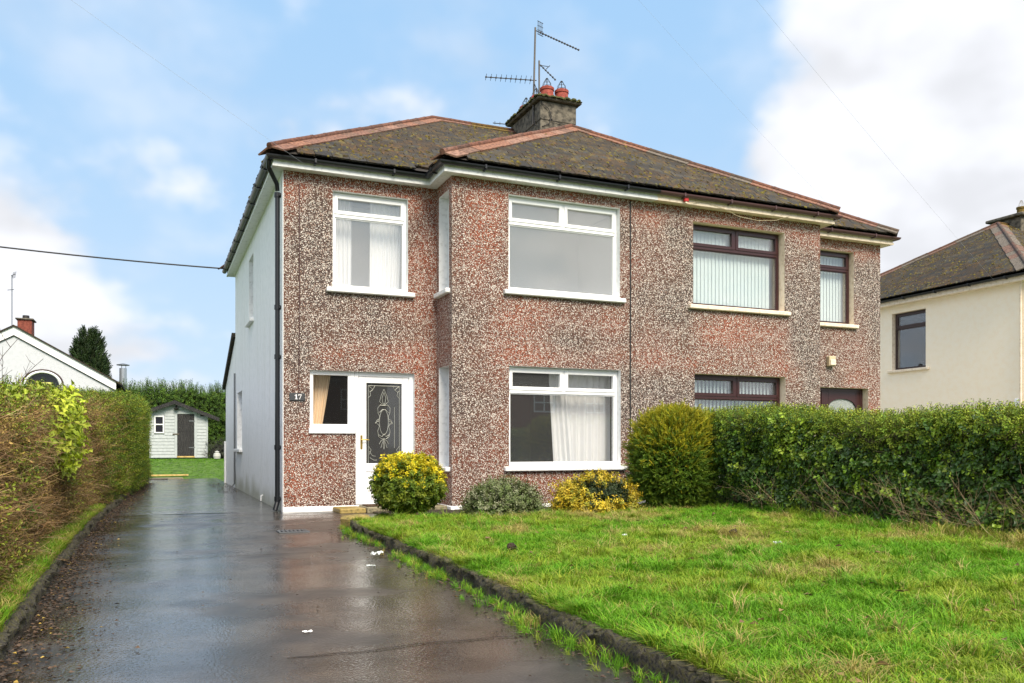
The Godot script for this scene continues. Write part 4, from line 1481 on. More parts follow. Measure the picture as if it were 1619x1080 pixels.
# ------------------------------------------------------------------ houses round about
func right_house():
	var h := node("semi_detached_house")
	tag(h, "cream rendered house at the right with mossy hipped slate roof", "house")
	var x0 := 18.0
	var x1 := 30.0
	var z0 := -1.2
	var z1 := -9.0
	var st := new_st()
	var side := plane_at(Vector3(x0, 0, z0), Vector3(0, 0, 1))
	var g := Rect2(-4.06, 3.17, 1.2, 1.72)
	T = side
	var win := Rect2(-4.04, 3.225, 1.16, 1.645)
	wall_sheet(st, z1 - z0, 0.0, 0.0, 5.25, [win])
	T = plane_at(Vector3(x0, 0, z0), Vector3.RIGHT)
	wall_sheet(st, 0.0, x1 - x0, 0.0, 5.25, [])
	T = plane_at(Vector3(x1, 0, z1), Vector3(-1, 0, 0))
	wall_sheet(st, 0.0, x1 - x0, 0.0, 5.25, [])
	T = plane_at(Vector3(x1, 0, z0), Vector3(0, 0, -1))
	wall_sheet(st, 0.0, z0 - z1, 0.0, 5.25, [])
	T = Transform3D()
	obj("wall", st, M.cream_render, h)
	st = new_st()
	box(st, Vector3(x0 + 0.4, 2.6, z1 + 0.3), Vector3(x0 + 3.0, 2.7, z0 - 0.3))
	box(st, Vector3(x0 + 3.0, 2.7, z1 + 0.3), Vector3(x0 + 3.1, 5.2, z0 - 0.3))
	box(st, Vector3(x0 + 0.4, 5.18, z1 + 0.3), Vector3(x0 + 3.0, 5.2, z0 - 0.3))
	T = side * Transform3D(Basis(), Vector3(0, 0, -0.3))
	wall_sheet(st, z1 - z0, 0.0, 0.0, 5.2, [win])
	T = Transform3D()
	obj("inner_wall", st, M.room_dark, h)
	T = side
	window(h, win, 0.13, 4.44, false, M.dark_frame, M.cream, 0.12)
	T = Transform3D()
	st = new_st()
	var path := [Vector2(x0 - 0.25, z1 - 0.2), Vector2(x0 - 0.25, z0 + 0.25), Vector2(x1 + 0.25, z0 + 0.25)]
	sweep(st, path, [Vector2(-0.025, 5.08), Vector2(0.0, 5.08), Vector2(0.0, 5.25), Vector2(-0.025, 5.25)])
	obj("fascia", st, M.cream, h)
	st = new_st()
	sweep(st, path, [Vector2(-0.4, 5.085), Vector2(-0.026, 5.085), Vector2(-0.026, 5.1), Vector2(-0.4, 5.1)])
	obj("soffit", st, M.cream, h)
	gutter(h, path.map(func(p): return p + Vector2(-0.004, 0.004)), M.black, 5.24)
	var E := 5.30
	var xl := x0 - 0.31
	var zf := z0 + 0.31
	var zb := z1 - 0.25
	var L := Vector3(22.05, 7.80, -4.93)
	var R := Vector3(28.0, 7.80, -4.93)
	var roof := node("roof", h)
	st = new_st()
	slope_sheet(st, [Vector3(xl, E, zf), Vector3(x1 + 0.3, E, zf), R, L])
	slope_sheet(st, [Vector3(xl, E, zb), Vector3(xl, E, zf), L])
	slope_sheet(st, [Vector3(x1 + 0.3, E, zf), Vector3(x1 + 0.3, E, zb), R])
	slope_sheet(st, [Vector3(x1 + 0.3, E, zb), Vector3(xl, E, zb), L, R])
	obj("roof_deck", st, M.under_roof, roof)
	var places := []
	var up := Vector3(L.x - xl, L.y - E, 0)
	var len := up.length()
	slate_places(Vector3(xl, E, zb), Vector3(0, 0, 1), up.normalized(), zf - zb, len, func(u, v):
		var t: float = v / len
		var z: float = zb + u
		return t < 1.0 and z < lerpf(zf, L.z, t) and z > lerpf(zb, L.z, t), places)
	var up2 := Vector3(0, L.y - E, L.z - zf)
	var l2 := up2.length()
	slate_places(Vector3(xl, E, zf), Vector3.RIGHT, up2.normalized(), x1 - xl, l2, func(u, v):
		var t: float = v / l2
		return t < 1.0 and xl + u > lerpf(xl, L.x, t) and xl + u < lerpf(x1, R.x, t), places)
	lay_slates(roof, places, 300)
	moss_on(roof, places, 1.0)
	var nf := Vector3(0, zf - L.z, L.y - E).normalized()
	var nl := Vector3(-(L.y - E), L.x - xl, 0).normalized()
	var nb := Vector3(0, L.z - zb, -(L.y - E)).normalized()
	ridge_tiles(roof, Vector3(xl, E, zf), L, nf, nl, 0.26, [M.clay_pale, M.clay_pale, M.clay[3]])
	ridge_tiles(roof, Vector3(xl, E, zb), L, nb, nl, 0.24, [M.clay_pale, M.clay[3]])
	ridge_tiles(roof, L, R, nf, nb, 0.22, [M.clay_pale, M.clay_moss])
	var c := node("chimney", h)
	st = new_st()
	box(st, Vector3(22.5, 6.8, -5.5), Vector3(23.4, 8.05, -4.5), 0.02)
	obj("stack", st, M.concrete, c)
	st = new_st()
	box(st, Vector3(22.38, 8.05, -5.62), Vector3(23.52, 8.14, -4.38), 0.02)
	obj("cap", st, M.concrete, c)
	for x in [22.85, 23.15]:
		st = new_st()
		lathe(st, Vector3(x, 8.14, -4.75), [Vector2(0.13, 0.0), Vector2(0.12, 0.2), Vector2(0.14, 0.22), Vector2(0.14, 0.27), Vector2(0.1, 0.27), Vector2(0.09, 0.1)], 16)
		for q in 5:
			var a := TAU * q / 5.0
			var d := Vector3(cos(a), 0, sin(a))
			tube(st, [Vector3(x, 8.4, -4.75) + d * 0.1, Vector3(x, 8.62, -4.75) + d * 0.02], 0.005, -1, 4)
		obj("chimney_pot", st, M.clay_moss, c)
	st = new_st()
	tube(st, [Vector3(x0 - 0.2, 5.2, z0 + 0.12), Vector3(x0 - 0.05, 4.95, z0 - 0.06), Vector3(x0 - 0.05, 0.1, z0 - 0.06)], 0.03, -1, 8)
	obj("downpipe", st, M.cream, h)
	st = new_st()
	box(st, Vector3(x0 - 0.08, 2.0, z0 - 0.22), Vector3(x0 - 0.001, 2.2, z0 - 0.1), 0.02)
	obj("wall_box", st, M.upvc, h)
	st = new_st()
	box(st, Vector3(x0 - 0.05, 1.9, z0 - 1.2), Vector3(x0 - 0.001, 1.95, z0 - 1.12), 0.01)
	obj("vent", st, M.upvc, h)

func left_bungalow():
	var h := node("bungalow")
	tag(h, "white rendered bungalow gable with an arched window behind the left hedge", "house")
	var z := -24.0
	var ax := -6.754
	var ay := 5.30
	var s := 0.571         # slope of the verge
	var half := 3.45
	var g := 0.5
	var by := ay - half * s
	var st := new_st()
	# gable wall with the arched opening left as a hole under an arch of strips
	var wx0 := -6.34
	var wx1 := -5.22
	var wy0 := 2.7
	var spring := 3.42
	var arch := func(x: float) -> float:
		var u: float = (x - (wx0 + wx1) / 2) / ((wx1 - wx0) / 2)
		return spring + 0.46 * sqrt(maxf(0.0, 1.0 - u * u))
	var top := func(x: float) -> float:
		return ay - absf(x - ax) * s
	var xs := cuts(ax - half, ax + half, 0.12, [wx0, wx1, ax])
	for i in xs.size() - 1:
		var a: float = xs[i]
		var b: float = xs[i + 1]
		if a >= wx0 - 0.001 and b <= wx1 + 0.001:
			quad(st, Vector3(a, g - 0.6, z), Vector3(b, g - 0.6, z), Vector3(b, wy0, z), Vector3(a, wy0, z))
			quad(st, Vector3(a, arch.call(a), z), Vector3(b, arch.call(b), z), Vector3(b, top.call(b), z), Vector3(a, top.call(a), z))
			quad(st, Vector3(a, arch.call(a), z - 0.25), Vector3(b, arch.call(b), z - 0.25), Vector3(b, arch.call(b), z), Vector3(a, arch.call(a), z))
		else:
			quad(st, Vector3(a, g - 0.6, z), Vector3(b, g - 0.6, z), Vector3(b, top.call(b), z), Vector3(a, top.call(a), z))
	for e in [ax - half, ax + half]:
		quad(st, Vector3(e, g - 0.6, z), Vector3(e, g - 0.6, z - 12), Vector3(e, by, z - 12), Vector3(e, by, z))
	quad(st, Vector3(ax + half, g - 0.6, z - 12), Vector3(ax - half, g - 0.6, z - 12), Vector3(ax - half, by, z - 12), Vector3(ax + half, by, z - 12))
	obj("wall", st, M.grey_render, h)
	st = new_st()
	box(st, Vector3(wx0 - 0.4, wy0 - 0.4, z - 2.0), Vector3(wx1 + 0.4, spring + 0.8, z - 1.9))
	obj("inner_wall", st, M.room_dark, h)
	var w := node("window", h)
	st = new_st()
	var mid := (wx0 + wx1) / 2
	tube(st, ellipse(mid, spring, 0.60, 0.49, z + 0.02, 0.0, PI, 16), 0.05, -1, 6)
	obj("arch_band", st, M.upvc, w)
	st = new_st()
	tube(st, ellipse(mid, spring, 0.69, 0.57, z + 0.012, 0.0, PI, 16), 0.03, -1, 6)
	obj("arch_rim", st, M.dark_frame, w)
	st = new_st()
	quad(st, Vector3(wx0, wy0, z - 0.12), Vector3(wx1, wy0, z - 0.12), Vector3(wx1, spring + 0.46, z - 0.12), Vector3(wx0, spring + 0.46, z - 0.12))
	obj("pane", st, M.glass, w)
	st = new_st()
	bead(st, Rect2(mid - 0.28, wy0, 0.56, 0.82), 0.06, z - 0.16, z - 0.08)
	obj("frame", st, mat([206, 206, 120], 0.5), w)
	# verge boards and roof
	st = new_st()
	for d in [-1.0, 1.0]:
		var o := Vector3(0, 0, z + 0.03)
		var w0 := 0.30
		var e := half + 0.08
		var p := [Vector3(ax, ay - 0.02, z), Vector3(ax + d * e, ay - e * s - 0.02, z), Vector3(ax + d * e, ay - e * s + w0, z), Vector3(ax, ay + w0, z)]
		var q := []
		for v in p:
			q.append(v + Vector3(0, 0, 0.06))
		away(st, q.duplicate(), Vector3(ax, 0, z - 1))
		away(st, [p[0], p[1], q[1], q[0]], Vector3(ax, 9, z))
		away(st, [p[1], p[2], q[2], q[1]], Vector3(ax, 4, z))
	obj("verge_board", st, M.upvc, h)
	st = new_st()
	for d in [-1.0, 1.0]:      # slate edges, proud of the boards, and the slopes
		var e := half + 0.3
		var y0 := ay + 0.30
		var a := Vector3(ax, y0, z + 0.12)
		var b := Vector3(ax + d * e, y0 - e * s, z + 0.12)
		var up := Vector3(0, 0.07, 0)
		var back := Vector3(0, 0, -12.4)
		var m := (a + b + back) * 0.5
		away(st, [a + up, b + up, b + up + back, a + up + back], m + Vector3(0, -9, 0))
		away(st, [a, b, b + up, a + up], m)
		away(st, [b, b + back, b + up + back, b + up], Vector3(ax, b.y, z))
		away(st, [a, b, b + back, a + back], m + Vector3(0, 9, 0))
	obj("roof", st, M.slates[2], h)
	st = new_st()       # thin dark strip where board meets wall
	for d in [-1.0, 1.0]:
		var e := half + 0.05
		tube(st, [Vector3(ax, ay - 0.03, z + 0.05), Vector3(ax + d * e, ay - 0.03 - e * s, z + 0.05)], 0.022, -1, 4)
	obj("verge_strip", st, M.dark_metal, h)
	var c := node("chimney", h)
	st = new_st()
	box(st, Vector3(-6.83, 5.0, -26.2), Vector3(-6.33, 6.08, -25.4), 0.01)
	obj("stack", st, M.brick, c)
	st = new_st()
	box(st, Vector3(-6.9, 6.08, -26.27), Vector3(-6.26, 6.14, -25.33), 0.015)
	obj("cap", st, M.concrete, c)
	st = new_st()
	lathe(st, Vector3(-6.58, 6.14, -25.8), [Vector2(0.13, 0), Vector2(0.12, 0.16), Vector2(0.1, 0.16), Vector2(0.09, 0.05)], 12)
	obj("chimney_pot", st, M.dark_metal, c)
	var ae := node("tv_aerial", self, Vector3(-7.0, 5.8, -25.3))
	tag(ae, "slender aerial mast beside the brick chimney of the white bungalow", "aerial")
	st = new_st()
	tube(st, [Vector3(0, -0.25, 0), Vector3(0, 2.0, 0)], 0.018, -1, 6)
	tube(st, [Vector3(0, 0.0, 0), Vector3(0.35, 0.02, -0.2)], 0.012, -1, 5)
	obj("mast", st, M.steel, ae)
	st = new_st()
	tube(st, [Vector3(-0.15, 1.4, 0), Vector3(0.08, 1.42, 0.1)], 0.012, -1, 5)
	tube(st, [Vector3(-0.02, 1.98, 0), Vector3(0.15, 2.0, 0.3)], 0.012, -1, 5)
	for i in 4:
		var x := 0.03 + 0.04 * i
		tube(st, [Vector3(x - 0.02, 1.86, 0.07 * i), Vector3(x + 0.02, 2.12, 0.07 * i)], 0.006, -1, 4)
	obj("aerial_array", st, M.dark_metal, ae)
	# metal flue that shows above the hedge
	var f := node("flue_pipe", self, Vector3(-3.22, 0.5, -31.5))
	tag(f, "grey metal flue with a flat rain cap above the hedge tops", "flue")
	st = new_st()
	tube(st, [Vector3(0, -0.2, 0), Vector3(0, 4.3, 0)], 0.165, -1, 16)
	obj("pipe", st, mat([168, 176, 182], 0.35, {"metallic": 0.7}), f)
	st = new_st()
	lathe(st, Vector3(0, 4.45, 0), [Vector2(0.0, -0.015), Vector2(0.29, -0.01), Vector2(0.29, 0.02), Vector2(0.05, 0.08), Vector2(0.0, 0.085)], 18)
	for q in 3:
		var a := TAU * q / 3.0
		tube(st, [Vector3(cos(a) * 0.12, 4.28, sin(a) * 0.12), Vector3(cos(a) * 0.12, 4.46, sin(a) * 0.12)], 0.012, -1, 4)
	obj("rain_cap", st, M.steel, f)

# The brick houses across the street are behind the photographer; the ground-floor panes mirror them.
func opposite_house():
	for k in 2:
		var h := node("brick_house")
		tag(h, "red brick house across the street mirrored in the %s panes" % ("lower left" if k == 0 else "lower right"), "house")
		var x0 := -4.0 + k * 19.0
		var x1 := x0 + 15.0
		var z := 36.0
		var holes := []
		for i in 4:
			holes.append(Rect2(-x1 + 1.3 + i * 3.6, 3.2, 1.5, 1.25))
			holes.append(Rect2(-x1 + 1.3 + i * 3.6, 0.9, 1.5, 1.35))
		var st := new_st()
		T = plane_at(Vector3(0, 0, z), Vector3(-1, 0, 0))
		wall_sheet(st, -x1, -x0, 0.0, 4.8, holes)
		T = Transform3D()
		box(st, Vector3(x0 + 0.01, 0, z + 0.3), Vector3(x1 - 0.01, 4.8, z + 7.0))
		obj("wall", st, M.brick, h)
		for r in holes:
			st = new_st()
			T = plane_at(Vector3(0, 0, z + 0.08), Vector3(-1, 0, 0))
			bead(st, r, 0.09, 0.0, 0.06)
			box(st, Vector3(r.position.x, r.get_center().y - 0.04, 0.0), Vector3(r.end.x, r.get_center().y + 0.04, 0.05))
			box(st, Vector3(r.get_center().x - 0.04, r.position.y, 0.0), Vector3(r.get_center().x + 0.04, r.end.y, 0.052))
			var w := obj("window", st, M.upvc, h)
			st = new_st()
			quad(st, Vector3(r.position.x, r.position.y, 0.02), Vector3(r.end.x, r.position.y, 0.02), Vector3(r.end.x, r.end.y, 0.02), Vector3(r.position.x, r.end.y, 0.02))
			obj("pane", st, M.glass, w)
			T = Transform3D()
		st = new_st()
		slope_sheet(st, [Vector3(x1 + 0.3, 4.8, z - 0.4), Vector3(x0 - 0.3, 4.8, z - 0.4), Vector3(x0 + 0.5, 7.6, z + 3.6), Vector3(x1 - 0.5, 7.6, z + 3.6)])
		slope_sheet(st, [Vector3(x0 - 0.3, 4.8, z + 7.4), Vector3(x1 + 0.3, 4.8, z + 7.4), Vector3(x1 - 0.5, 7.6, z + 3.6), Vector3(x0 + 0.5, 7.6, z + 3.6)])
		slope_sheet(st, [Vector3(x0 - 0.3, 4.8, z - 0.4), Vector3(x0 - 0.3, 4.8, z + 7.4), Vector3(x0 + 0.5, 7.6, z + 3.6)])
		slope_sheet(st, [Vector3(x1 + 0.3, 4.8, z + 7.4), Vector3(x1 + 0.3, 4.8, z - 0.4), Vector3(x1 - 0.5, 7.6, z + 3.6)])
		obj("roof", st, M.slates[2], h)

# ------------------------------------------------------------------ shed
func garden_shed():
	var g := 0.56
	var s := node("garden_shed", self, Vector3(-0.9, g, -22.5))
	tag(s, "pale grey shiplap garden shed with a flaking black door, past the end of the drive", "shed")
	var x0 := -1.19
	var x1 := 1.03
	var ridge := 2.22
	var rx := -0.20
	var slope := 0.40
	var top := func(x: float) -> float:
		return ridge - 0.06 - absf(x - rx) * slope
	var d0 := -0.09
	var d1 := 0.53
	var dh := 1.74
	# shiplap boards, each one its own piece, cut round door and window
	var wx0 := -0.92
	var wx1 := -0.57
	var y := 0.03
	var st: SurfaceTool
	while y < 2.1:
		var y1 := y + 0.125
		var runs := []
		var lo := x0
		var hi := x1
		var c: float = top.call(hi)
		if y1 > top.call(lo):
			lo = rx - (ridge - 0.06 - y1) / slope
		if y1 > top.call(hi):
			hi = rx + (ridge - 0.06 - y1) / slope
		if hi - lo > 0.1:
			var stops := [lo]
			var gaps := []
			if y < 1.68 and y1 > 0.96:
				gaps.append([wx0 - 0.02, wx1 + 0.02])
			if y < dh:
				gaps.append([d0 - 0.06, d1 + 0.06])
			var at := lo
			for q in gaps:
				runs.append([at, q[0]])
				at = q[1]
			runs.append([at, hi])
			for r in runs:
				if r[1] - r[0] > 0.03:
					st = new_st()
					var a: float = r[0]
					var b: float = r[1]
					var zt := 0.0
					var p := [Vector3(a, y, 0.02), Vector3(b, y, 0.02), Vector3(b, y1 - 0.012, 0.006), Vector3(a, y1 - 0.012, 0.006)]
					quad(st, p[0], p[1], p[2], p[3])
					quad(st, Vector3(a, y, 0.0), Vector3(b, y, 0.0), p[1], p[0])
					quad(st, p[3], p[2], Vector3(b, y1, 0.0), Vector3(a, y1, 0.0))
					obj("board", st, M.shed_paint, s)
		y = y1
	st = new_st()
	box(st, Vector3(x0, 0, -2.2), Vector3(x1, 1.72, -0.02))
	for q in [0, 1]:
		var e: float = x0 if q == 0 else x1
		quad(st, Vector3(rx, 1.72, -0.012), Vector3(e, 1.72, -0.012), Vector3(e, top.call(e), -0.012), Vector3(rx, ridge - 0.06, -0.012))
	obj("wall", st, M.shed_paint, s)
	st = new_st()
	box(st, Vector3(x0 - 0.01, 0.0, -0.01), Vector3(x0 + 0.05, 1.75, 0.03), 0.005)
	box(st, Vector3(x1 - 0.05, 0.0, -0.01), Vector3(x1 + 0.01, 1.75, 0.03), 0.005)
	obj("corner_strip", st, M.shed_paint, s)
	var d := node("door", s)
	d.set_meta("label", "black plank door with flaking paint")
	for i in 4:
		st = new_st()
		var w := (d1 - d0) / 4
		box(st, Vector3(d0 + w * i + 0.003, 0.09, 0.0), Vector3(d0 + w * (i + 1) - 0.003, dh, 0.028), 0.006)
		obj("plank", st, M.shed_dark, d)
	for y2 in [0.40, 1.45]:
		st = new_st()
		box(st, Vector3(d1 - 0.2, y2, 0.028), Vector3(d1 + 0.04, y2 + 0.04, 0.036), 0.004)
		obj("hinge", st, M.steel, d)
	st = new_st()
	box(st, Vector3(d0 - 0.17, 0.92, 0.03), Vector3(d0 + 0.07, 0.975, 0.045), 0.004)
	obj("hasp", st, M.old_timber, d)
	st = new_st()
	box(st, Vector3(d0 - 0.1, 0.02, 0.0), Vector3(d0 - 0.005, dh + 0.09, 0.035), 0.005)
	box(st, Vector3(d1 + 0.005, 0.02, 0.0), Vector3(d1 + 0.1, dh + 0.09, 0.035), 0.005)
	box(st, Vector3(d0 - 0.005, dh + 0.005, 0.0), Vector3(d1 + 0.005, dh + 0.09, 0.034), 0.005)
	obj("door_frame", st, M.shed_paint, s)
	st = new_st()
	box(st, Vector3(d0 - 0.02, 0.03, -0.01), Vector3(d1 + 0.02, 0.085, 0.05), 0.006)
	obj("threshold", st, M.timber, s)
	var w2 := node("window", s)
	st = new_st()
	bead(st, Rect2(wx0, 0.98, wx1 - wx0, 0.68), 0.045, -0.02, 0.035)
	box(st, Vector3(wx0 + 0.045, 1.30, -0.02), Vector3(wx1 - 0.045, 1.345, 0.034), 0.005)
	obj("frame", st, M.upvc, w2)
	for r in [Rect2(wx0 + 0.045, 1.025, wx1 - wx0 - 0.09, 0.275), Rect2(wx0 + 0.045, 1.345, wx1 - wx0 - 0.09, 0.27)]:
		st = new_st()
		box(st, Vector3(r.position.x, r.position.y, 0.0), Vector3(r.end.x, r.end.y, 0.006))
		obj("pane", st, mat([40, 42, 50], 0.05, {"metallic_specular": 0.6}), w2)
	# roof: two felted slopes with dark bargeboards
	var roof := node("roof", s)
	for q in [[rx, -1.42], [rx, 1.46]]:
		st = new_st()
		var a := Vector3(q[0], ridge + 0.02, 0)
		var b := Vector3(q[1], ridge + 0.02 - absf(q[1] - q[0]) * slope, 0)
		var up := Vector3(0, 0.03, 0)
		var f := Vector3(0, 0, 0.24)
		var k := Vector3(0, 0, -2.4)
		var m := (a + b) * 0.5 + k * 0.5
		away(st, [a + up + f, b + up + f, b + up + k, a + up + k], m + Vector3(0, -5, 0))
		away(st, [a + f, b + f, b + k, a + k], m + Vector3(0, 5, 0))
		away(st, [b + f, b + up + f, b + up + k, b + k], m)
		obj("felt", st, M.under_roof, roof)
		st = new_st()
		var h := Vector3(0, -0.12, 0)
		var g0 := Vector3(0, 0, 0.225)
		var g1 := Vector3(0, 0, 0.25)
		away(st, [a + g1 + up, b + g1 + up, b + g1 + h, a + g1 + h], m)
		away(st, [a + g0 + h, b + g0 + h, b + g1 + h, a + g1 + h], m + Vector3(0, 5, 0))
		away(st, [b + g0 + up, b + g1 + up, b + g1 + h, b + g0 + h], m)
		obj("bargeboard", st, M.shed_dark, roof)
	var l := node("wall_lamp", self, Vector3(-1.03, g + 1.93, -22.48))
	tag(l, "small black lamp on the shed gable above its door", "lamp")
	st = new_st()
	lathe(st, Vector3(0, 0, 0.12), [Vector2(0.0, -0.05), Vector2(0.06, -0.04), Vector2(0.10, 0.02), Vector2(0.10, 0.035), Vector2(0.03, 0.05), Vector2(0.0, 0.055)], 14)
	obj("shade", st, M.dark_metal, l)
	st = new_st()
	tube(st, [Vector3(0, 0.10, 0.0), Vector3(0, 0.12, 0.07), Vector3(0, 0.05, 0.12)], 0.014, -1, 6)
	box(st, Vector3(-0.03, 0.06, -0.01), Vector3(0.03, 0.16, 0.015), 0.004)
	obj("bracket", st, M.dark_metal, l)

# ------------------------------------------------------------------ small things on and round the house
func curtain(called: String, x0: float, x1: float, y0: float, y1: float, z: float, folds: float, m: Material, label: String, group := "", pinch := 0.0, lean := 0.0):
	var st := new_st()
	var nx := 56
	var ny := 12
	var sd := rnd(0, 9)
	var f := func(i: int, j: int) -> Vector3:
		var u := float(i) / nx
		var v := float(j) / ny
		var q := 1.0 - pinch * v
		var x := lerpf(x0, x1, u) * q + lerpf(x0, x1, 0.5) * (1.0 - q) + lean * v
		var a := 0.028 + 0.012 * sin(u * 7.0 + sd)
		var ph := u * folds * TAU + 0.7 * sin(u * 11.0 + sd) + 0.5 * v * sin(u * 5.0 + sd)
		return Vector3(x, lerpf(y1, y0, v), z + a * sin(ph) * (0.55 + 0.45 * v))
	for i in nx:
		for j in ny:
			var p := [f.call(i, j + 1), f.call(i + 1, j + 1), f.call(i + 1, j), f.call(i, j)]
			for o in [0, 2, 1, 0, 3, 2]:
				st.set_smooth_group(1)
				st.add_vertex(p[o])
	st.generate_normals()
	tag(obj(called, st, m), label, "curtain", group)

func vertical_blind(x0: float, x1: float, y0: float, y1: float, z: float, open: float, label: String):
	var b := node("vertical_blind", self, Vector3((x0 + x1) / 2, y0, z))
	tag(b, label, "blind")
	var half := (x1 - x0) / 2
	var st := new_st()
	box(st, Vector3(-half, y1 - y0 - 0.04, -0.03), Vector3(half, y1 - y0, 0.03), 0.004)
	obj("head_rail", st, M.upvc, b)
	st = new_st()
	box(st, Vector3(-0.047, 0.0, -0.0012), Vector3(0.047, y1 - y0 - 0.045, 0.0012))
	box(st, Vector3(-0.047, 0.0, -0.003), Vector3(0.047, 0.035, 0.003))
	var mesh := st.commit()
	var x := -half + 0.04
	while x < half - 0.03:
		inst("slat", mesh, M.blind, Transform3D(Basis(Vector3.UP, open + rnd(-0.03, 0.03)), Vector3(x, 0.004, 0)), b)
		x += 0.08

func small_things():
	curtain("curtain", 0.76, 1.10, 3.46, 4.9, -0.36, 5.0, M.curtain, "white net curtain at the left of the upstairs window over the front door", "", 0.05)
	curtain("curtain", 1.40, 1.93, 3.46, 4.9, -0.36, 7.0, M.curtain, "white net curtain at the right of the upstairs window over the front door", "", 0.1, -0.04)
	curtain("curtain", 0.42, 0.78, 1.27, 2.15, -0.36, 6.0, M.beige_curtain, "beige curtain drawn aside in the small window left of the front door", "", 0.35, -0.08)
	curtain("curtain", 4.22, 4.55, 0.68, 2.26, 0.36, 4.0, M.curtain, "white curtain edge gathered in the middle of the ground-floor bay window", "", -0.15, 0.12)
	curtain("curtain", 4.45, 5.40, 0.68, 2.26, 0.34, 7.0, M.curtain, "wide white net curtain in the right half of the ground-floor bay window")
	vertical_blind(6.86, 8.76, 3.47, 4.86, 0.46, 0.2, "pale vertical blind in the brown upstairs window of the projecting bay")
	vertical_blind(6.88, 8.78, 0.72, 2.22, 0.46, 0.55, "pale vertical blind in the brown ground-floor window above the hedge")
	vertical_blind(10.07, 11.19, 3.47, 4.88, -0.28, 0.2, "pale vertical blind in the narrow brown window at the right end")
	# things on the walls
	var p := node("number_plate", self, Vector3(0.2, 1.74, 0.012))
	tag(p, "small dark slate plate with the number 17 beside the front door", "sign")
	var st := new_st()
	box(st, Vector3(-0.115, -0.058, -0.006), Vector3(0.115, 0.058, 0.008), 0.006)
	obj("plate", st, M.slate_plate, p)
	var tm := TextMesh.new()
	tm.text = "17"
	var fo := SystemFont.new()
	fo.font_names = PackedStringArray(["Droid Serif"])
	fo.font_weight = 700
	tm.font = fo
	tm.font_size = 48
	tm.pixel_size = 0.0021
	tm.depth = 0.004
	inst("number", tm, M.white_print, Transform3D(Basis(), Vector3(0.012, 0, 0.0095)), p)
	var l := node("wall_lamp", self, Vector3(10.595, 2.695, 0.0))
	tag(l, "beige box lamp on the wall above the brown double door", "lamp")
	st = new_st()
	box(st, Vector3(-0.085, -0.1, 0.0), Vector3(0.085, 0.1, 0.09), 0.012)
	obj("housing", st, M.beige_plastic, l)
	st = new_st()
	box(st, Vector3(-0.07, -0.085, 0.09), Vector3(0.07, 0.03, 0.112), 0.01)
	obj("diffuser", st, M.cream, l)
	var a := node("alarm_box", self, Vector3(6.52, 5.19, 0.95))
	tag(a, "small red box on the fascia where white and cream boards meet", "alarm box")
	st = new_st()
	box(st, Vector3(-0.045, -0.045, -0.02), Vector3(0.045, 0.045, 0.035), 0.012)
	obj("housing", st, M.red_plastic, a)
	st = new_st()
	lathe(st, Vector3(0, -0.06, 0.01), [Vector2(0.0, -0.012), Vector2(0.02, -0.01), Vector2(0.024, 0.014)], 10)
	obj("base", st, M.cream, a)
	var cb := new_st()
	tube(cb, [Vector3(6.55, 5.13, 0.965), Vector3(6.9, 5.2, 0.945), Vector3(7.3, 5.13, 0.94), Vector3(7.65, 5.04, 0.90), Vector3(8.1, 5.02, 0.87), Vector3(8.5, 5.06, 0.90), Vector3(8.75, 5.15, 0.945)], 0.004, -1, 5)
	tag(obj("loose_cable", cb, M.beige_plastic), "thin pale cable sagging below the cream fascia", "cable")
	# steps and doormat
	st = new_st()
	var stone := [[0.72, 1.10, -0.02, 0.56, 0.0, 0.07]]
	st = new_st()
	box(st, Vector3(0.73, 0.0, 0.025), Vector3(1.12, 0.075, 0.58), 0.012)
	tag(obj("paving_slab", st, M.slab_yellow), "yellowish slab left of the front step, lying on the tarmac", "slab", "")
	st = new_st()
	box(st, Vector3(1.125, 0.0, 0.025), Vector3(1.80, 0.088, 0.62), 0.012)
	tag(obj("doorstep", st, M.slab), "grey stone step under the front door", "step")
	st = new_st()
	box(st, Vector3(1.81, 0.0, 0.025), Vector3(2.38, 0.082, 0.60), 0.012)
	tag(obj("paving_slab", st, M.slab), "grey slab behind the round yellow bush, right of the doorstep", "slab", "")
	st = new_st()
	box(st, Vector3(1.16, 0.089, 0.10), Vector3(1.76, 0.108, 0.46), 0.008)
	tag(obj("doormat", st, M.mat_brown), "brown doormat on the front step", "doormat")
	st = new_st()
	T = Transform3D(Basis(Vector3.UP, 0.3) * Basis(Vector3(0, 0, 1), 0.06), Vector3(0.47, 0.10, 2.72))
	box(st, Vector3(-0.14, -0.12, -0.12), Vector3(0.16, 0.05, 0.14), 0.03)
	T = Transform3D()
	tag(obj("stone_block", st, M.slab_yellow), "yellowish stone block at the house end of the mossy edging", "stone")
	# drain grating in the drive
	var d := node("drain_grating", self, Vector3(-0.3, 0.012, 2.98))
	tag(d, "dark metal drain grating set in the wet drive near the house corner", "drain")
	st = new_st()
	bead_flat(st, 0.17, 0.14)
	obj("frame", st, M.steel, d)
	for i in 6:
		st = new_st()
		box(st, Vector3(-0.12 + i * 0.046, -0.004, -0.115), Vector3(-0.098 + i * 0.046, 0.006, 0.115))
		obj("bar", st, M.steel, d)
	aerials()
	litter()

func bead_flat(st: SurfaceTool, a: float, b: float):
	box(st, Vector3(-a, -0.004, -b), Vector3(a, 0.007, -b + 0.025))
	box(st, Vector3(-a, -0.004, b - 0.025), Vector3(a, 0.007, b))
	box(st, Vector3(-a, -0.004, -b + 0.025), Vector3(-a + 0.03, 0.0065, b - 0.025))
	box(st, Vector3(a - 0.03, -0.004, -b + 0.025), Vector3(a, 0.0065, b - 0.025))

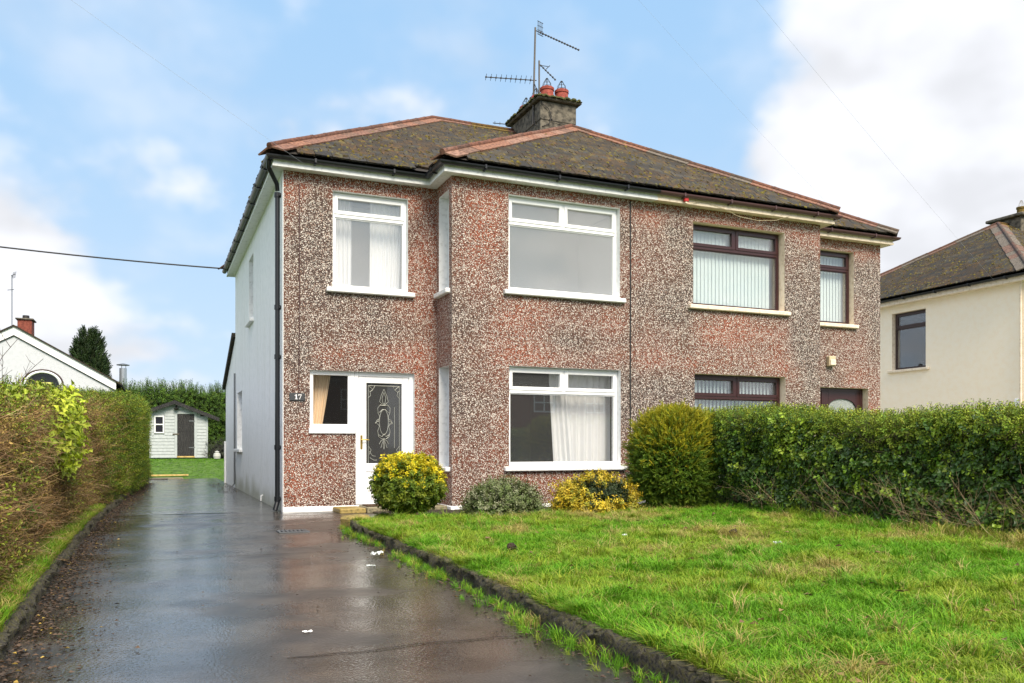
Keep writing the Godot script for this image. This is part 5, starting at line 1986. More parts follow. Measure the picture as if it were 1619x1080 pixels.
func yagi(st: SurfaceTool, a: Vector3, b: Vector3, rod: Vector3, n: int, len: float, drop := 0.0):
	tube(st, [a, b], 0.010, -1, 5)
	for i in n:
		var t := 0.12 + 0.88 * float(i) / (n - 1)
		var p := a.lerp(b, t)
		var l := len * lerpf(1.0, 0.75, t)
		tube(st, [p - rod * l, p + rod * l], 0.005, -1, 4)
		box(st, p - Vector3.ONE * 0.014, p + Vector3.ONE * 0.014)

func aerials():
	var base := Vector3(5.47, 7.75, -3.0)
	var a := node("tv_aerial", self, base)
	tag(a, "tall aerial mast on the chimney with a long array sloping right and one pointing left", "aerial")
	var st := new_st()
	tube(st, [Vector3(0, -0.05, 0), Vector3(0.055, 1.99, 0)], 0.022, 0.02, 8)
	obj("mast", st, M.mast, a)
	st = new_st()
	for y in [0.0, 0.42]:
		tube(st, [Vector3(0, y, 0), Vector3(0.14, y + 0.02, 0.26), Vector3(0.3, y, 0.31)], 0.012, -1, 5)
	box(st, Vector3(-0.03, 0.38, -0.05), Vector3(0.035, 0.52, 0.03), 0.01)
	obj("bracket", st, M.dark_metal, a)
	var t := Vector3(0.055, 1.93, 0)
	st = new_st()
	var end := t + Vector3(0.62, -0.62, 0.75)
	yagi(st, t, end, Vector3(0.78, 0.0, -0.62), 15, 0.03)
	obj("upper_array", st, M.dark_metal, a)
	st = new_st()      # mesh reflector
	for k in 4:
		var o := Vector3(0.04, -0.10 + 0.09 * k, 0.05)
		tube(st, [t + o + Vector3(-0.02, 0, 0.02), t + o + Vector3(0.17, 0.045, -0.12)], 0.007, -1, 4)
	for k in 3:
		var o := Vector3(0.04 + 0.065 * k, -0.10 + 0.012 * k, 0.05 - 0.045 * k)
		tube(st, [t + o, t + o + Vector3(0, 0.29, 0)], 0.007, -1, 4)
	obj("reflector", st, M.dark_metal, a)
	st = new_st()
	var q := Vector3(0.03, 0.89, 0)
	yagi(st, q + Vector3(0.05, 0.0, 0), q + Vector3(-1.06, -0.10, -0.05), Vector3(0.05, 0.9, 0.42), 10, 0.085)
	obj("lower_array", st, M.dark_metal, a)
	st = new_st()     # red junction cover and the loops of cable
	lathe(st, Vector3(0.05, 0.49, 0.05), [Vector2(0.10, 0.0), Vector2(0.085, 0.05), Vector2(0.03, 0.085), Vector2(0.0, 0.09)], 12)
	obj("cover", st, M.red_plastic, a)
	st = new_st()
	tube(st, [Vector3(0.02, 0.8, 0.03), Vector3(0.05, 0.3, 0.32), Vector3(0.20, 0.2, 0.33), Vector3(0.27, 0.05, 0.33), Vector3(0.22, -0.1, 0.33), Vector3(0.08, -0.18, 0.32), Vector3(0.0, -0.1, 0.1), Vector3(0.0, 0.2, 0.04)], 0.009, -1, 5)
	tube(st, [Vector3(0.22, -0.02, 0.32), Vector3(0.6, -0.08, 0.325), Vector3(0.87, -0.1, 0.32)], 0.007, -1, 5)
	obj("cable_loop", st, M.wire, a)
	var b := node("tv_aerial", self, Vector3(6.1, 8.15, -4.05))
	tag(b, "short second aerial mast behind the chimney pots", "aerial")
	st = new_st()
	tube(st, [Vector3.ZERO, Vector3(0, 1.45, 0)], 0.02, -1, 8)
	obj("mast", st, M.mast, b)
	st = new_st()
	yagi(st, Vector3(0, 1.38, 0), Vector3(0.2, 0.9, 0.4), Vector3(0.8, 0.1, -0.5), 7, 0.05)
	tube(st, [Vector3(0.03, 1.33, 0.04), Vector3(0.22, 1.36, 0.0)], 0.008, -1, 4)
	tube(st, [Vector3(0.13, 1.25, 0.1), Vector3(0.24, 1.36, 0.05)], 0.008, -1, 4)
	obj("array", st, M.dark_metal, b)
	var c := node("tv_aerial", self, Vector3(5.41, 8.17, -4.3))
	tag(c, "stub of aerial rod poking out left of the chimney cap's rear corner", "aerial")
	st = new_st()
	tube(st, [Vector3(0.03, 0, 0), Vector3(-0.3, 0.0, -0.05)], 0.010, -1, 5)
	for x in [-0.14, -0.26]:
		tube(st, [Vector3(x, -0.03, -0.03), Vector3(x, 0.04, -0.03)], 0.006, -1, 4)
	obj("rod", st, M.dark_metal, c)

func scrap(at: Vector3, w: float, l: float, m: Material, label: String, cat: String, called: String, hgt := 0.012):
	var st := new_st()
	var c := at
	var n := 5
	var pts := []
	for i in n + 1:
		var row := []
		for j in n + 1:
			row.append(c + Vector3((float(i) / n - 0.5) * w, rnd(0.004, hgt), (float(j) / n - 0.5) * l))
		pts.append(row)
	for i in n:
		for j in n:
			quad(st, pts[i][j + 1], pts[i + 1][j + 1], pts[i + 1][j], pts[i][j])
	tag(obj(called, st, m), label, cat)

func litter():
	scrap(Vector3(-1.026, 0.012, 8.42), 0.05, 0.028, M.paper, "scrap of white paper on the near part of the wet drive", "litter", "paper_scrap")
	scrap(Vector3(-0.154, 0.012, 6.19), 0.07, 0.045, M.plastic_bag, "larger white scrap on the drive by the mossy edging", "litter", "paper_scrap", 0.02)
	scrap(Vector3(0.05, 0.012, 5.56), 0.10, 0.06, M.plastic_bag, "crumpled pale plastic bag in the puddle by the edging", "litter", "plastic_bag", 0.05)
	scrap(Vector3(2.2, lawn_y(2.2, 6.2) + 0.04, 6.2), 0.05, 0.03, M.plastic_bag, "scrap of white litter lying on the lawn", "litter", "paper_scrap", 0.02)
	scrap(Vector3(3.1, lawn_y(3.1, 7.2) + 0.04, 7.2), 0.08, 0.025, M.plastic_bag, "torn grey plastic strip lying in the long lawn grass", "litter", "plastic_strip", 0.03)
	# planks and a post at the garden end of the drive
	var st := new_st()
	T = Transform3D(Basis(Vector3.UP, 0.12), Vector3(-1.5, back_rise(-16.4) + 0.02, -16.4))
	box(st, Vector3(-0.75, -0.02, -0.05), Vector3(0.72, 0.03, 0.05), 0.006)
	T = Transform3D()
	tag(obj("plank", st, M.timber), "pale timber plank lying on the grass in front of the shed", "plank")
	st = new_st()
	T = Transform3D(Basis(Vector3.UP, -0.3), Vector3(-1.78, 0.03, -14.6))
	box(st, Vector3(-0.5, -0.02, -0.08), Vector3(0.35, 0.02, 0.08), 0.006)
	T = Transform3D()
	tag(obj("plank", st, M.old_timber), "dark old plank at the far end of the concrete drive", "plank")
	st = new_st()
	T = Transform3D(Basis(Vector3.UP, 0.1), Vector3(-1.4, 0.02, -15.0))
	box(st, Vector3(-0.45, -0.03, -0.2), Vector3(0.4, 0.03, 0.2), 0.01)
	T = Transform3D()
	tag(obj("paving_slab", st, M.slab), "pale slab at the far end of the drive beside the hedge", "slab")
	st = new_st()
	box(st, Vector3(-2.02, -0.1, -12.32), Vector3(-1.93, 1.05, -12.23), 0.008)
	tag(obj("gate_post", st, M.old_timber), "weathered timber post at the far end of the left hedge", "post")
	# white pot and its dark shrub behind the house corner
	var g := node("garden_pot", self, Vector3(0.42, 0.55, -21.5))
	tag(g, "pale garden ornament on the grass between shed and house", "ornament")
	st = new_st()
	lathe(st, Vector3.ZERO, [Vector2(0.0, 0.0), Vector2(0.12, 0.0), Vector2(0.14, 0.10), Vector2(0.12, 0.2), Vector2(0.07, 0.23), Vector2(0.09, 0.27), Vector2(0.04, 0.30), Vector2(0.0, 0.31)], 16)
	obj("body", st, M.grey_pot, g)
	# dead leaves and grit washed against the edges of the drive
	st = new_st()
	C = Color.WHITE
	for k in 2:
		tri(st, Vector3(0, 0.004 * k, 0), Vector3(0.018, 0.012, -0.012), Vector3(0.045, 0.004, 0))
		tri(st, Vector3(0, 0.004 * k, 0), Vector3(0.045, 0.004, 0), Vector3(0.02, 0.010, 0.014))
	var leaf := st.commit()
	var xfs := []
	var cols := []
	for i in 11000:
		var z := rnd(-12.0, 11.5)
		var d := absf(rng.randfn(0.0, 0.14))
		var x := kerb_left_x(z) + 0.02 + d
		if i % 9 == 4:
			z = rnd(2.8, 11.5)
			x = kerb_right_x(z) - 0.02 - absf(rng.randfn(0, 0.13))
		elif i % 60 == 7:
			x = rnd(-2.2, 0.4)
		elif i % 23 == 3:
			x = -rnd(0.0, 0.5)
			z = rnd(-11.0, -6.0)
		var s := rnd(0.2, 0.75)
		xfs.append(Transform3D((Basis(Vector3.UP, rnd(0, TAU)) * Basis(Vector3(1, 0, 0), rnd(-0.5, 0.5))).scaled(Vector3.ONE * s), Vector3(x, 0.016, z)))
		var t := rng.randf()
		cols.append(Color(0.035, 0.024, 0.017).lerp(Color(0.11, 0.065, 0.035), t * t) if i % 40 else Color(0.4, 0.28, 0.06))
	var o := many("fallen_leaves", leaf, M.leaf_litter, xfs, cols)
	var lx := []
	var lc := []
	for i in 260:
		var z := rnd(2.4, 11.0)
		var x := rnd(0.5, 5.6)
		var s := rnd(0.5, 1.3)
		lx.append(Transform3D((Basis(Vector3.UP, rnd(0, TAU)) * Basis(Vector3(1, 0, 0), rnd(-0.9, 0.9))).scaled(Vector3.ONE * s), Vector3(x, lawn_y(x, z) + rnd(0.015, 0.045), z)))
		lc.append(Color(0.10, 0.055, 0.03).lerp(Color(0.30, 0.19, 0.08), rng.randf()))
	tag(many("fallen_leaves", leaf, M.leaf_litter, lx, lc), "withered leaves strewn over the lawn grass", "leaves", "", "stuff")
	tag(o, "dead brown leaves and grit washed against the edges of the drive", "leaves", "", "stuff")

func wires():
	cable("overhead_cable", Vector3(-16.0, 6.6, -9.0), Vector3(-0.2, 5.29, -8.4), 0.32, 0.018, "thick black cable running from the left to the rear of the white gable")
	cable("overhead_cable", Vector3(-11.0, 9.2, 6.9), Vector3(0.33, 5.17, 0.18), 0.1, 0.0014, "thin telephone wire rising left from the fascia over the front door")
	cable("overhead_cable", Vector3(-0.2, 8.92, 5.83), Vector3(17.7, 5.13, -1.73), 0.12, 0.0013, "thin telephone wire crossing the sky to the cream house on the right")
	cable("overhead_cable", Vector3(2.2, 9.27, 2.5), Vector3(9.85, 5.28, 1.0), 0.08, 0.0009, "hair-thin wire above the bay roof running to its right eave")

func cable(called: String, a: Vector3, b: Vector3, sag: float, r: float, label: String):
	var st := new_st()
	var p := []
	for i in 25:
		var t := i / 24.0
		p.append(a.lerp(b, t) - Vector3(0, sag * 4.0 * t * (1.0 - t), 0))
	tube(st, p, r, -1, 5)
	tag(obj(called, st, M.wire if r > 0.01 else M.thin_wire), label, "cable")

# ------------------------------------------------------------------ foliage
func leaf_at(st: SurfaceTool, p: Vector3, d: Vector3, n: Vector3, len: float, wid: float, c0: Color, c1: Color):
	d = d.normalized()
	var s := d.cross(n).normalized()
	n = s.cross(d).normalized()
	var tip := p + d * len - n * len * 0.12
	var m := p + d * len * 0.45 + n * wid * 0.10
	var l := p + d * len * 0.5 + s * wid * 0.5 + n * wid * 0.28
	var r := p + d * len * 0.5 - s * wid * 0.5 + n * wid * 0.28
	C = c0
	tri(st, p, m, l)
	tri(st, p, r, m)
	C = c1
	tri(st, l, m, tip)
	tri(st, m, r, tip)
	C = Color.WHITE

# A sprig: a thin stem along +y with leaves round it.
func sprig(leaves: int, stem: float, len: float, wid: float, spread: float, edge := 1.0, stem_col := Color(0.35, 0.3, 0.2)) -> Mesh:
	var st := new_st()
	C = stem_col
	tube(st, [Vector3.ZERO, Vector3(rnd(-0.03, 0.03), stem * 0.5, rnd(-0.03, 0.03)), Vector3(rnd(-0.05, 0.05), stem, rnd(-0.05, 0.05))], 0.0035, 0.0015, 3, false)
	for i in leaves:
		var t := (i + 0.7) / leaves
		var a := i * 2.4 + rnd(-0.5, 0.5)
		var out := Vector3(cos(a), 0, sin(a))
		var d := (out * spread + Vector3.UP * rnd(0.2, 1.0)).normalized()
		var v := rnd(0.75, 1.15)
		leaf_at(st, Vector3(0, stem * t, 0) + out * 0.004, d, Vector3.UP + out * rnd(-0.6, 0.3), len * rnd(0.7, 1.15), wid * rnd(0.8, 1.15), Color(v, v, v), Color(v * edge, v * edge, v * edge * 0.9))
	C = Color.WHITE
	return st.commit()

# A bare branching twig along +y.
func twig_mesh(len: float, r: float, side: int) -> Mesh:
	var st := new_st()
	C = Color.WHITE
	var p := [Vector3.ZERO]
	for i in 4:
		p.append(p[-1] + Vector3(rnd(-0.12, 0.12), 1.0, rnd(-0.12, 0.12)).normalized() * len / 4.0)
	tube(st, p, r, r * 0.4, 3, false)
	for i in side:
		var t := rnd(0.15, 0.95)
		var q: Vector3 = p[int(t * 4)].lerp(p[mini(4, int(t * 4) + 1)], fposmod(t * 4, 1.0))
		var a := rnd(0, TAU)
		var d := Vector3(cos(a) * 0.8, rnd(0.4, 1.0), sin(a) * 0.8).normalized()
		var l := len * rnd(0.15, 0.4)
		tube(st, [q, q + d * l * 0.5, q + (d + Vector3(rnd(-0.3, 0.3), 0.3, rnd(-0.3, 0.3))).normalized() * l], r * 0.5, r * 0.25, 3, false)
	return st.commit()

func toward(d: Vector3, size: float) -> Basis:      # +y along d, any turn about it
	d = d.normalized()
	var u := d.cross(Vector3(0.31, 0.2, 0.9)).normalized()
	return (Basis(u, d, u.cross(d)) * Basis(Vector3.UP, rnd(0, TAU))).scaled_local(Vector3.ONE * size)

func dirv() -> Vector3:
	return Vector3(rng.randfn(), rng.randfn(), rng.randfn()).normalized()

func mixc(a: Array, t := 0.15) -> Color:
	var c: Array = a[rng.randi() % a.size()]
	var v := rnd(1.0 - t * 2, 1.0 + t)
	return Color(c[0] * v, c[1] * v * rnd(0.94, 1.06), c[2] * v)

class Bag:
	var x := {}
	var c := {}
	func add(k, t: Transform3D, col: Color):
		if not x.has(k):
			x[k] = []
			c[k] = []
		x[k].append(t)
		c[k].append(col)

func pour(bag: Bag, meshes: Dictionary, names: Dictionary, mats: Dictionary, parent: Node):
	for k in bag.x:
		many(names[k], meshes[k], mats[k], bag.x[k], bag.c[k], parent)

# --- hedges
func left_face(z: float) -> float:      # x of the drive-side face of the left hedge
	return -2.73 + 0.05 * smoothstep(3.0, 0.0, z) + 0.62 * smoothstep(0.5, -10.0, z)

func left_top(z: float) -> float:
	return lerpf(1.30, 2.12, clampf((7.0 - z) / 15.0, 0, 1)) + 0.03 * sin(z * 1.7)

func hedges():
	var green := [[0.12, 0.24, 0.026], [0.16, 0.28, 0.03], [0.09, 0.19, 0.024]]
	var lime := [[0.28, 0.36, 0.03], [0.36, 0.42, 0.04], [0.23, 0.33, 0.03]]
	var olive := [[0.27, 0.23, 0.035], [0.33, 0.27, 0.04], [0.20, 0.20, 0.035]]
	var brown := [[0.32, 0.19, 0.08], [0.42, 0.27, 0.12], [0.22, 0.13, 0.06], [0.50, 0.36, 0.19]]
	var dark := [[0.045, 0.10, 0.02], [0.065, 0.14, 0.022], [0.09, 0.18, 0.024]]
	var meshes := {"a": sprig(11, 0.2, 0.034, 0.017, 1.0), "b": sprig(8, 0.16, 0.03, 0.016, 0.8), "c": sprig(14, 0.26, 0.03, 0.014, 0.7), "big": sprig(7, 0.2, 0.085, 0.055, 1.1), "ivy": sprig(7, 0.14, 0.058, 0.045, 1.3), "t": twig_mesh(0.5, 0.0035, 7), "u": twig_mesh(0.34, 0.0028, 6)}
	var names := {"a": "leafy_sprigs", "b": "leafy_sprigs", "c": "shoots", "big": "broad_leaves", "ivy": "ivy_leaves", "t": "twigs", "u": "twigs"}
	var mats := {"a": M.leaf, "b": M.leaf, "c": M.leaf, "big": M.leaf, "ivy": M.gloss_leaf, "t": M.twig, "u": M.twig}

	# ---- left hedge
	var h := node("hedge", self, Vector3(-3.2, 0, -2))
	tag(h, "long tall hedge left of the drive, bare and brown nearby, leafy green further back", "hedge")
	h.position = Vector3.ZERO
	var bag := Bag.new()
	var pn := noise(81, 0.45, 3)
	var n := 46000
	for i in n:
		var z := rnd(-12.3, 8.2)
		var leafy := smoothstep(0.2, -6.5, z + pn.get_noise_2d(z, 3.0) * 1.5)
		var dens := lerpf(1.0, 0.55, smoothstep(-2.0, -10.0, z))
		if rng.randf() > dens:
			continue
		var tp := left_top(z) + pn.get_noise_2d(z * 2.0, 9.0) * 0.06
		var y := rnd(0.10, tp - 0.08)
		var depth := -log(maxf(rng.randf(), 0.001)) * 0.11 - 0.03
		var x := left_face(z) - depth
		var patch := pn.get_noise_3d(x * 2.0, y * 1.6, z * 1.1)
		x += patch * 0.10 - 0.05 * smoothstep(0.4, 0.0, y)
		var on_top := rng.randf() < 0.22
		if on_top:
			x = left_face(z) - rnd(0.0, 1.3)
			y = tp - 0.06 - absf(rng.randfn(0, 0.05))
		if rng.randf() < 0.03 and z < 1.0:
			z = -12.35 + absf(rng.randfn(0, 0.06))
			x = left_face(-12.0) - rnd(0.0, 1.2)
		var out := Vector3(1.0, 0.45, rnd(-0.5, 0.5)) if not on_top else Vector3(rnd(-0.3, 0.4), 1.0, rnd(-0.3, 0.3))
		var d := (out.normalized() * 0.8 + dirv() * 0.8).normalized()
		var low := smoothstep(0.55, 0.1, y)
		var leafiness := leafy * 1.0 + 0.03 + patch * 0.40
		if on_top:
			leafiness += 0.15
		if rng.randf() < leafiness:
			var pal := lime if leafy < 0.4 and rng.randf() < 0.6 else (olive if rng.randf() < 0.6 * (1.0 - leafy) else green)
			if leafy > 0.5 and rng.randf() < 0.55:
				pal = lime
			bag.add(["a", "b"][i % 2], Transform3D(toward(d, rnd(0.7, 1.15)), Vector3(x, y, z)), mixc(pal))
		if rng.randf() < lerpf(1.0, 0.10, leafy):
			var dd := (dirv() + Vector3(0.25, 0.55, 0.15)).normalized()
			if rng.randf() < 0.55:
				bag.add(["t", "u"][i % 2], Transform3D(toward(dd, rnd(0.4, 0.8)), Vector3(x - 0.06, minf(y - 0.06, tp - 0.25), z)), mixc(brown, 0.3))
			else:
				bag.add("b", Transform3D(toward(d, rnd(0.5, 0.9)), Vector3(x, y - 0.04, z)), mixc([[0.42, 0.26, 0.085], [0.52, 0.36, 0.12], [0.30, 0.18, 0.07], [0.48, 0.40, 0.08]], 0.25))
	for i in 3400:       # shoots that stand above the clipped top
		var z := rnd(-12.3, 8.0)
		var x := left_face(z) - absf(rng.randfn(0, 0.4))
		var leafy := smoothstep(1.0, -4.0, z)
		bag.add("c", Transform3D(toward(Vector3(rnd(-0.3, 0.4), 1.0, rnd(-0.4, 0.4)), rnd(0.35, 1.05)), Vector3(x, left_top(z) - 0.14 + 0.08 * pn.get_noise_2d(z * 3.0, x * 3.0), z)), mixc(lime if rng.randf() < 0.75 - leafy * 0.4 else green))
	# a broad-leaved shrub growing through the hedge
	for i in 320:
		var z := rng.randfn(3.25, 0.5)
		var y := rng.randfn(1.12, 0.2)
		if y > 1.42 or y < 0.7:
			y = rnd(1.15, 1.42)
		bag.add("big", Transform3D(toward(Vector3(1, 0.6, 0.4) + dirv() * 0.8, rnd(0.6, 1.1)), Vector3(left_face(z) + 0.04 + rnd(-0.08, 0.1), y, z)), mixc([[0.40, 0.50, 0.03], [0.48, 0.56, 0.05], [0.33, 0.44, 0.03]]))
	for i in 120:
		var z := rnd(2.2, 6.2)
		bag.add("big", Transform3D(toward(Vector3(0.3, 1.0, 0.2) + dirv() * 0.5, rnd(0.5, 1.0)), Vector3(left_face(z) - rnd(0, 0.5), left_top(z) - rnd(0.08, 0.16), z)), mixc(lime))
	for i in 8:        # long stray twigs
		var z := rnd(4.0, 6.5)
		bag.add("t", Transform3D(toward(Vector3(rnd(-0.1, 0.5), 0.8, rnd(-0.8, 0.3)), rnd(1.0, 1.6)), Vector3(left_face(z) - rnd(0.1, 0.5), left_top(z) - 0.15, z)), Color(0.05, 0.03, 0.025))
	pour(bag, meshes, names, mats, h)
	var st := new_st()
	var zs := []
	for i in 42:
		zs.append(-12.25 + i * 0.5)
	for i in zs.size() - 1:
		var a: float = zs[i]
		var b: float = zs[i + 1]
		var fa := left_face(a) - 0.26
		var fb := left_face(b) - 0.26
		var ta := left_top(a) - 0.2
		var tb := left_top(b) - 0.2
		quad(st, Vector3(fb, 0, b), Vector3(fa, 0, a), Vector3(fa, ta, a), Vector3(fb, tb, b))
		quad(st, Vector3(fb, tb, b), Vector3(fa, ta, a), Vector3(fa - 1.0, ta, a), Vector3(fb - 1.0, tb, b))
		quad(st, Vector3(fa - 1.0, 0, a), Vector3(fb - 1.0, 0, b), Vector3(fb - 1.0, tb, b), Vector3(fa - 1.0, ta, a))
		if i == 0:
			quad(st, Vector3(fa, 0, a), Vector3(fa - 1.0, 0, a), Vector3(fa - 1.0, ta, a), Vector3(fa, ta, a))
	obj("shade_core", st, M.hedge_core, h)  # opaque dark core, inner shade of the hedge put into its colour

	# ---- right hedge
	h = node("hedge")
	tag(h, "dark ivy-grown hedge along the right edge of the lawn with lime shoots on top", "hedge")
	bag = Bag.new()
	var rt := func(z: float) -> float:
		return lerpf(1.42, 1.23, smoothstep(2.5, 6.5, z)) + 0.03 * sin(z * 2.1)
	var rf := func(z: float, y: float) -> float:
		return 5.70 + pn.get_noise_2d(z * 1.6, y * 2.0 + 40.0) * 0.16 - 0.10 * smoothstep(0.5, 0.1, y)
	for i in 36000:
		var z := rnd(2.1, 10.4)
		var tp: float = rt.call(z)
		var y := rnd(0.16, tp)
		var depth := -log(maxf(rng.randf(), 0.001)) * 0.13 - 0.04
		var x: float = rf.call(z, y) + depth
		var on_top := rng.randf() < 0.2
		if on_top:
			x = 5.7 + rnd(0.0, 1.1)
			y = tp - absf(rng.randfn(0, 0.05))
		if rng.randf() < 0.07:
			z = 2.1 - absf(rng.randfn(0, 0.07))
			x = 5.7 + rnd(0.0, 1.1)
		var patch := pn.get_noise_3d(x, y * 1.8 + 60.0, z * 1.4)
		var d := ((Vector3(-1.0, 0.35, rnd(-0.4, 0.4)) if not on_top else Vector3(rnd(-0.4, 0.3), 1.0, rnd(-0.3, 0.3))).normalized() * 0.9 + dirv() * 0.8).normalized()
		var up := smoothstep(tp - 0.42, tp - 0.05, y)
		var q := rng.randf()
		if on_top or q < up * 0.75:
			var far := smoothstep(6.5, 3.0, z)
			bag.add("a", Transform3D(toward(d, rnd(0.6, 1.0)), Vector3(x, y, z)), mixc(green if rng.randf() < 0.2 + 0.3 * far else [[0.27, 0.36, 0.03], [0.33, 0.41, 0.035], [0.22, 0.33, 0.03]]))
		elif q < 0.87 + patch * 0.7 - 0.12 * smoothstep(0.4, 0.12, y):
			var pal := dark
			var r2 := rng.randf()
			if r2 < 0.22 + maxf(0.0, patch) * 0.6:
				pal = [[0.24, 0.38, 0.03], [0.30, 0.42, 0.035]]
			elif r2 < 0.34:
				pal = green
			bag.add("ivy" if rng.randf() < 0.7 else "b", Transform3D(toward(d, rnd(0.55, 1.1)), Vector3(x, y, z)), mixc(pal, 0.2))
		else:
			bag.add("u", Transform3D(toward((dirv() + Vector3(-0.3, 0.4, 0)).normalized(), rnd(0.35, 0.75)), Vector3(x, y - 0.05, z)), mixc([[0.07, 0.05, 0.034], [0.11, 0.08, 0.052], [0.045, 0.034, 0.024]], 0.25))
	for i in 2300:
		var z := rnd(2.0, 10.4)
		var x := 5.75 + rnd(0.0, 0.9)
		bag.add("c", Transform3D(toward(Vector3(rnd(-0.35, 0.3), 1.0, rnd(-0.3, 0.3)), rnd(0.6, 1.3)), Vector3(x, rt.call(z) - 0.12, z)), mixc([[0.40, 0.48, 0.035], [0.46, 0.52, 0.04]] if rng.randf() < 0.75 else green))
	pour(bag, meshes, names, mats, h)
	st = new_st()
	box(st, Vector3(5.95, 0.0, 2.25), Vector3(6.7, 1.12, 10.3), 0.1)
	obj("shade_core", st, M.hedge_core, h)  # solid dark block standing for the shaded inside of this hedge
	# loose straw and brambles along its foot
	var sm := twig_mesh(0.5, 0.003, 4)
	var xfs := []
	var cols := []
	for i in 240:
		var z := rnd(3.8, 10.3)
		xfs.append(Transform3D(toward(Vector3(rnd(-1.0, 0.3), rnd(0.1, 0.9), rnd(-0.8, 0.8)), rnd(0.5, 1.1)), Vector3(5.7 - absf(rng.randfn(0, 0.16)) - 0.10 * maxf(0.0, z - 5.0) * rng.randf(), rnd(0.06, 0.35), z)))
		cols.append(mixc([[0.36, 0.28, 0.16], [0.28, 0.2, 0.12], [0.2, 0.13, 0.08]], 0.2))
	many("dead_stems", sm, M.twig, xfs, cols, h)

	# ---- tall hedge at the bottom of the back garden
	h = node("hedge")
	tag(h, "tall dark green hedge closing the back garden behind the shed", "hedge")
	bag = Bag.new()
	for i in 15000:
		var x := rnd(-9.5, 6.5)
		var tp := 3.45 + 0.22 * pn.get_noise_1d(x * 3.0)
		var y := rnd(0.5, tp)
		var z := -27.5 - absf(rng.randfn(0, 0.25)) + pn.get_noise_2d(x * 1.4, y * 1.4) * 0.3
		if rng.randf() < 0.15:
			y = tp - absf(rng.randfn(0, 0.1))
			z = -27.5 - rnd(0, 1.5)
		bag.add(["a", "b"][i % 2], Transform3D(toward(Vector3(0, 0.5, 1) + dirv() * 0.9, rnd(1.2, 2.2)), Vector3(x, y, z)), mixc(green if rng.randf() < 0.45 else dark, 0.2))
	for i in 1600:
		var x := rnd(-9.5, 6.5)
		bag.add("c", Transform3D(toward(Vector3(rnd(-0.2, 0.2), 1.0, rnd(-0.2, 0.2)), rnd(1.4, 2.8)), Vector3(x, 3.3 + 0.22 * pn.get_noise_1d(x * 3.0), -27.5 - rnd(0, 1.2))), mixc(green, 0.2))
	pour(bag, meshes, names, mats, h)
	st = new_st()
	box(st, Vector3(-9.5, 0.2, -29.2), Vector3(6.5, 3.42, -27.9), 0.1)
	obj("shade_core", st, M.hedge_core, h)  # solid dark block in place of shade deep in the tall hedge

# --- shrubs
func shrub(called: String, c: Vector3, r: Vector3, count: int, sprigs: Dictionary, shape: Callable, label: String, cat := "bush") -> Node3D:
	var s := node(called)
	tag(s, label, cat)
	var bag := Bag.new()
	for i in count:
		var d := dirv()
		var k := pow(rng.randf(), 0.22) if i % 5 else rnd(0.4, 0.9)
		var e: Array = shape.call(d)           # [radius factor, mesh key, colour, direction bias]
		var p: Vector3 = c + d * r * float(e[0]) * k
		if p.y < 0.10:
			continue
		bag.add(e[1], Transform3D(toward(d * 0.8 + dirv() * 0.6 + e[3], rnd(0.7, 1.15)), p - d * 0.07), e[2])
	var names := {}
	var mats := {}
	for k in sprigs:
		names[k] = "foliage"
		mats[k] = M.leaf
	pour(bag, sprigs, names, mats, s)
	return s

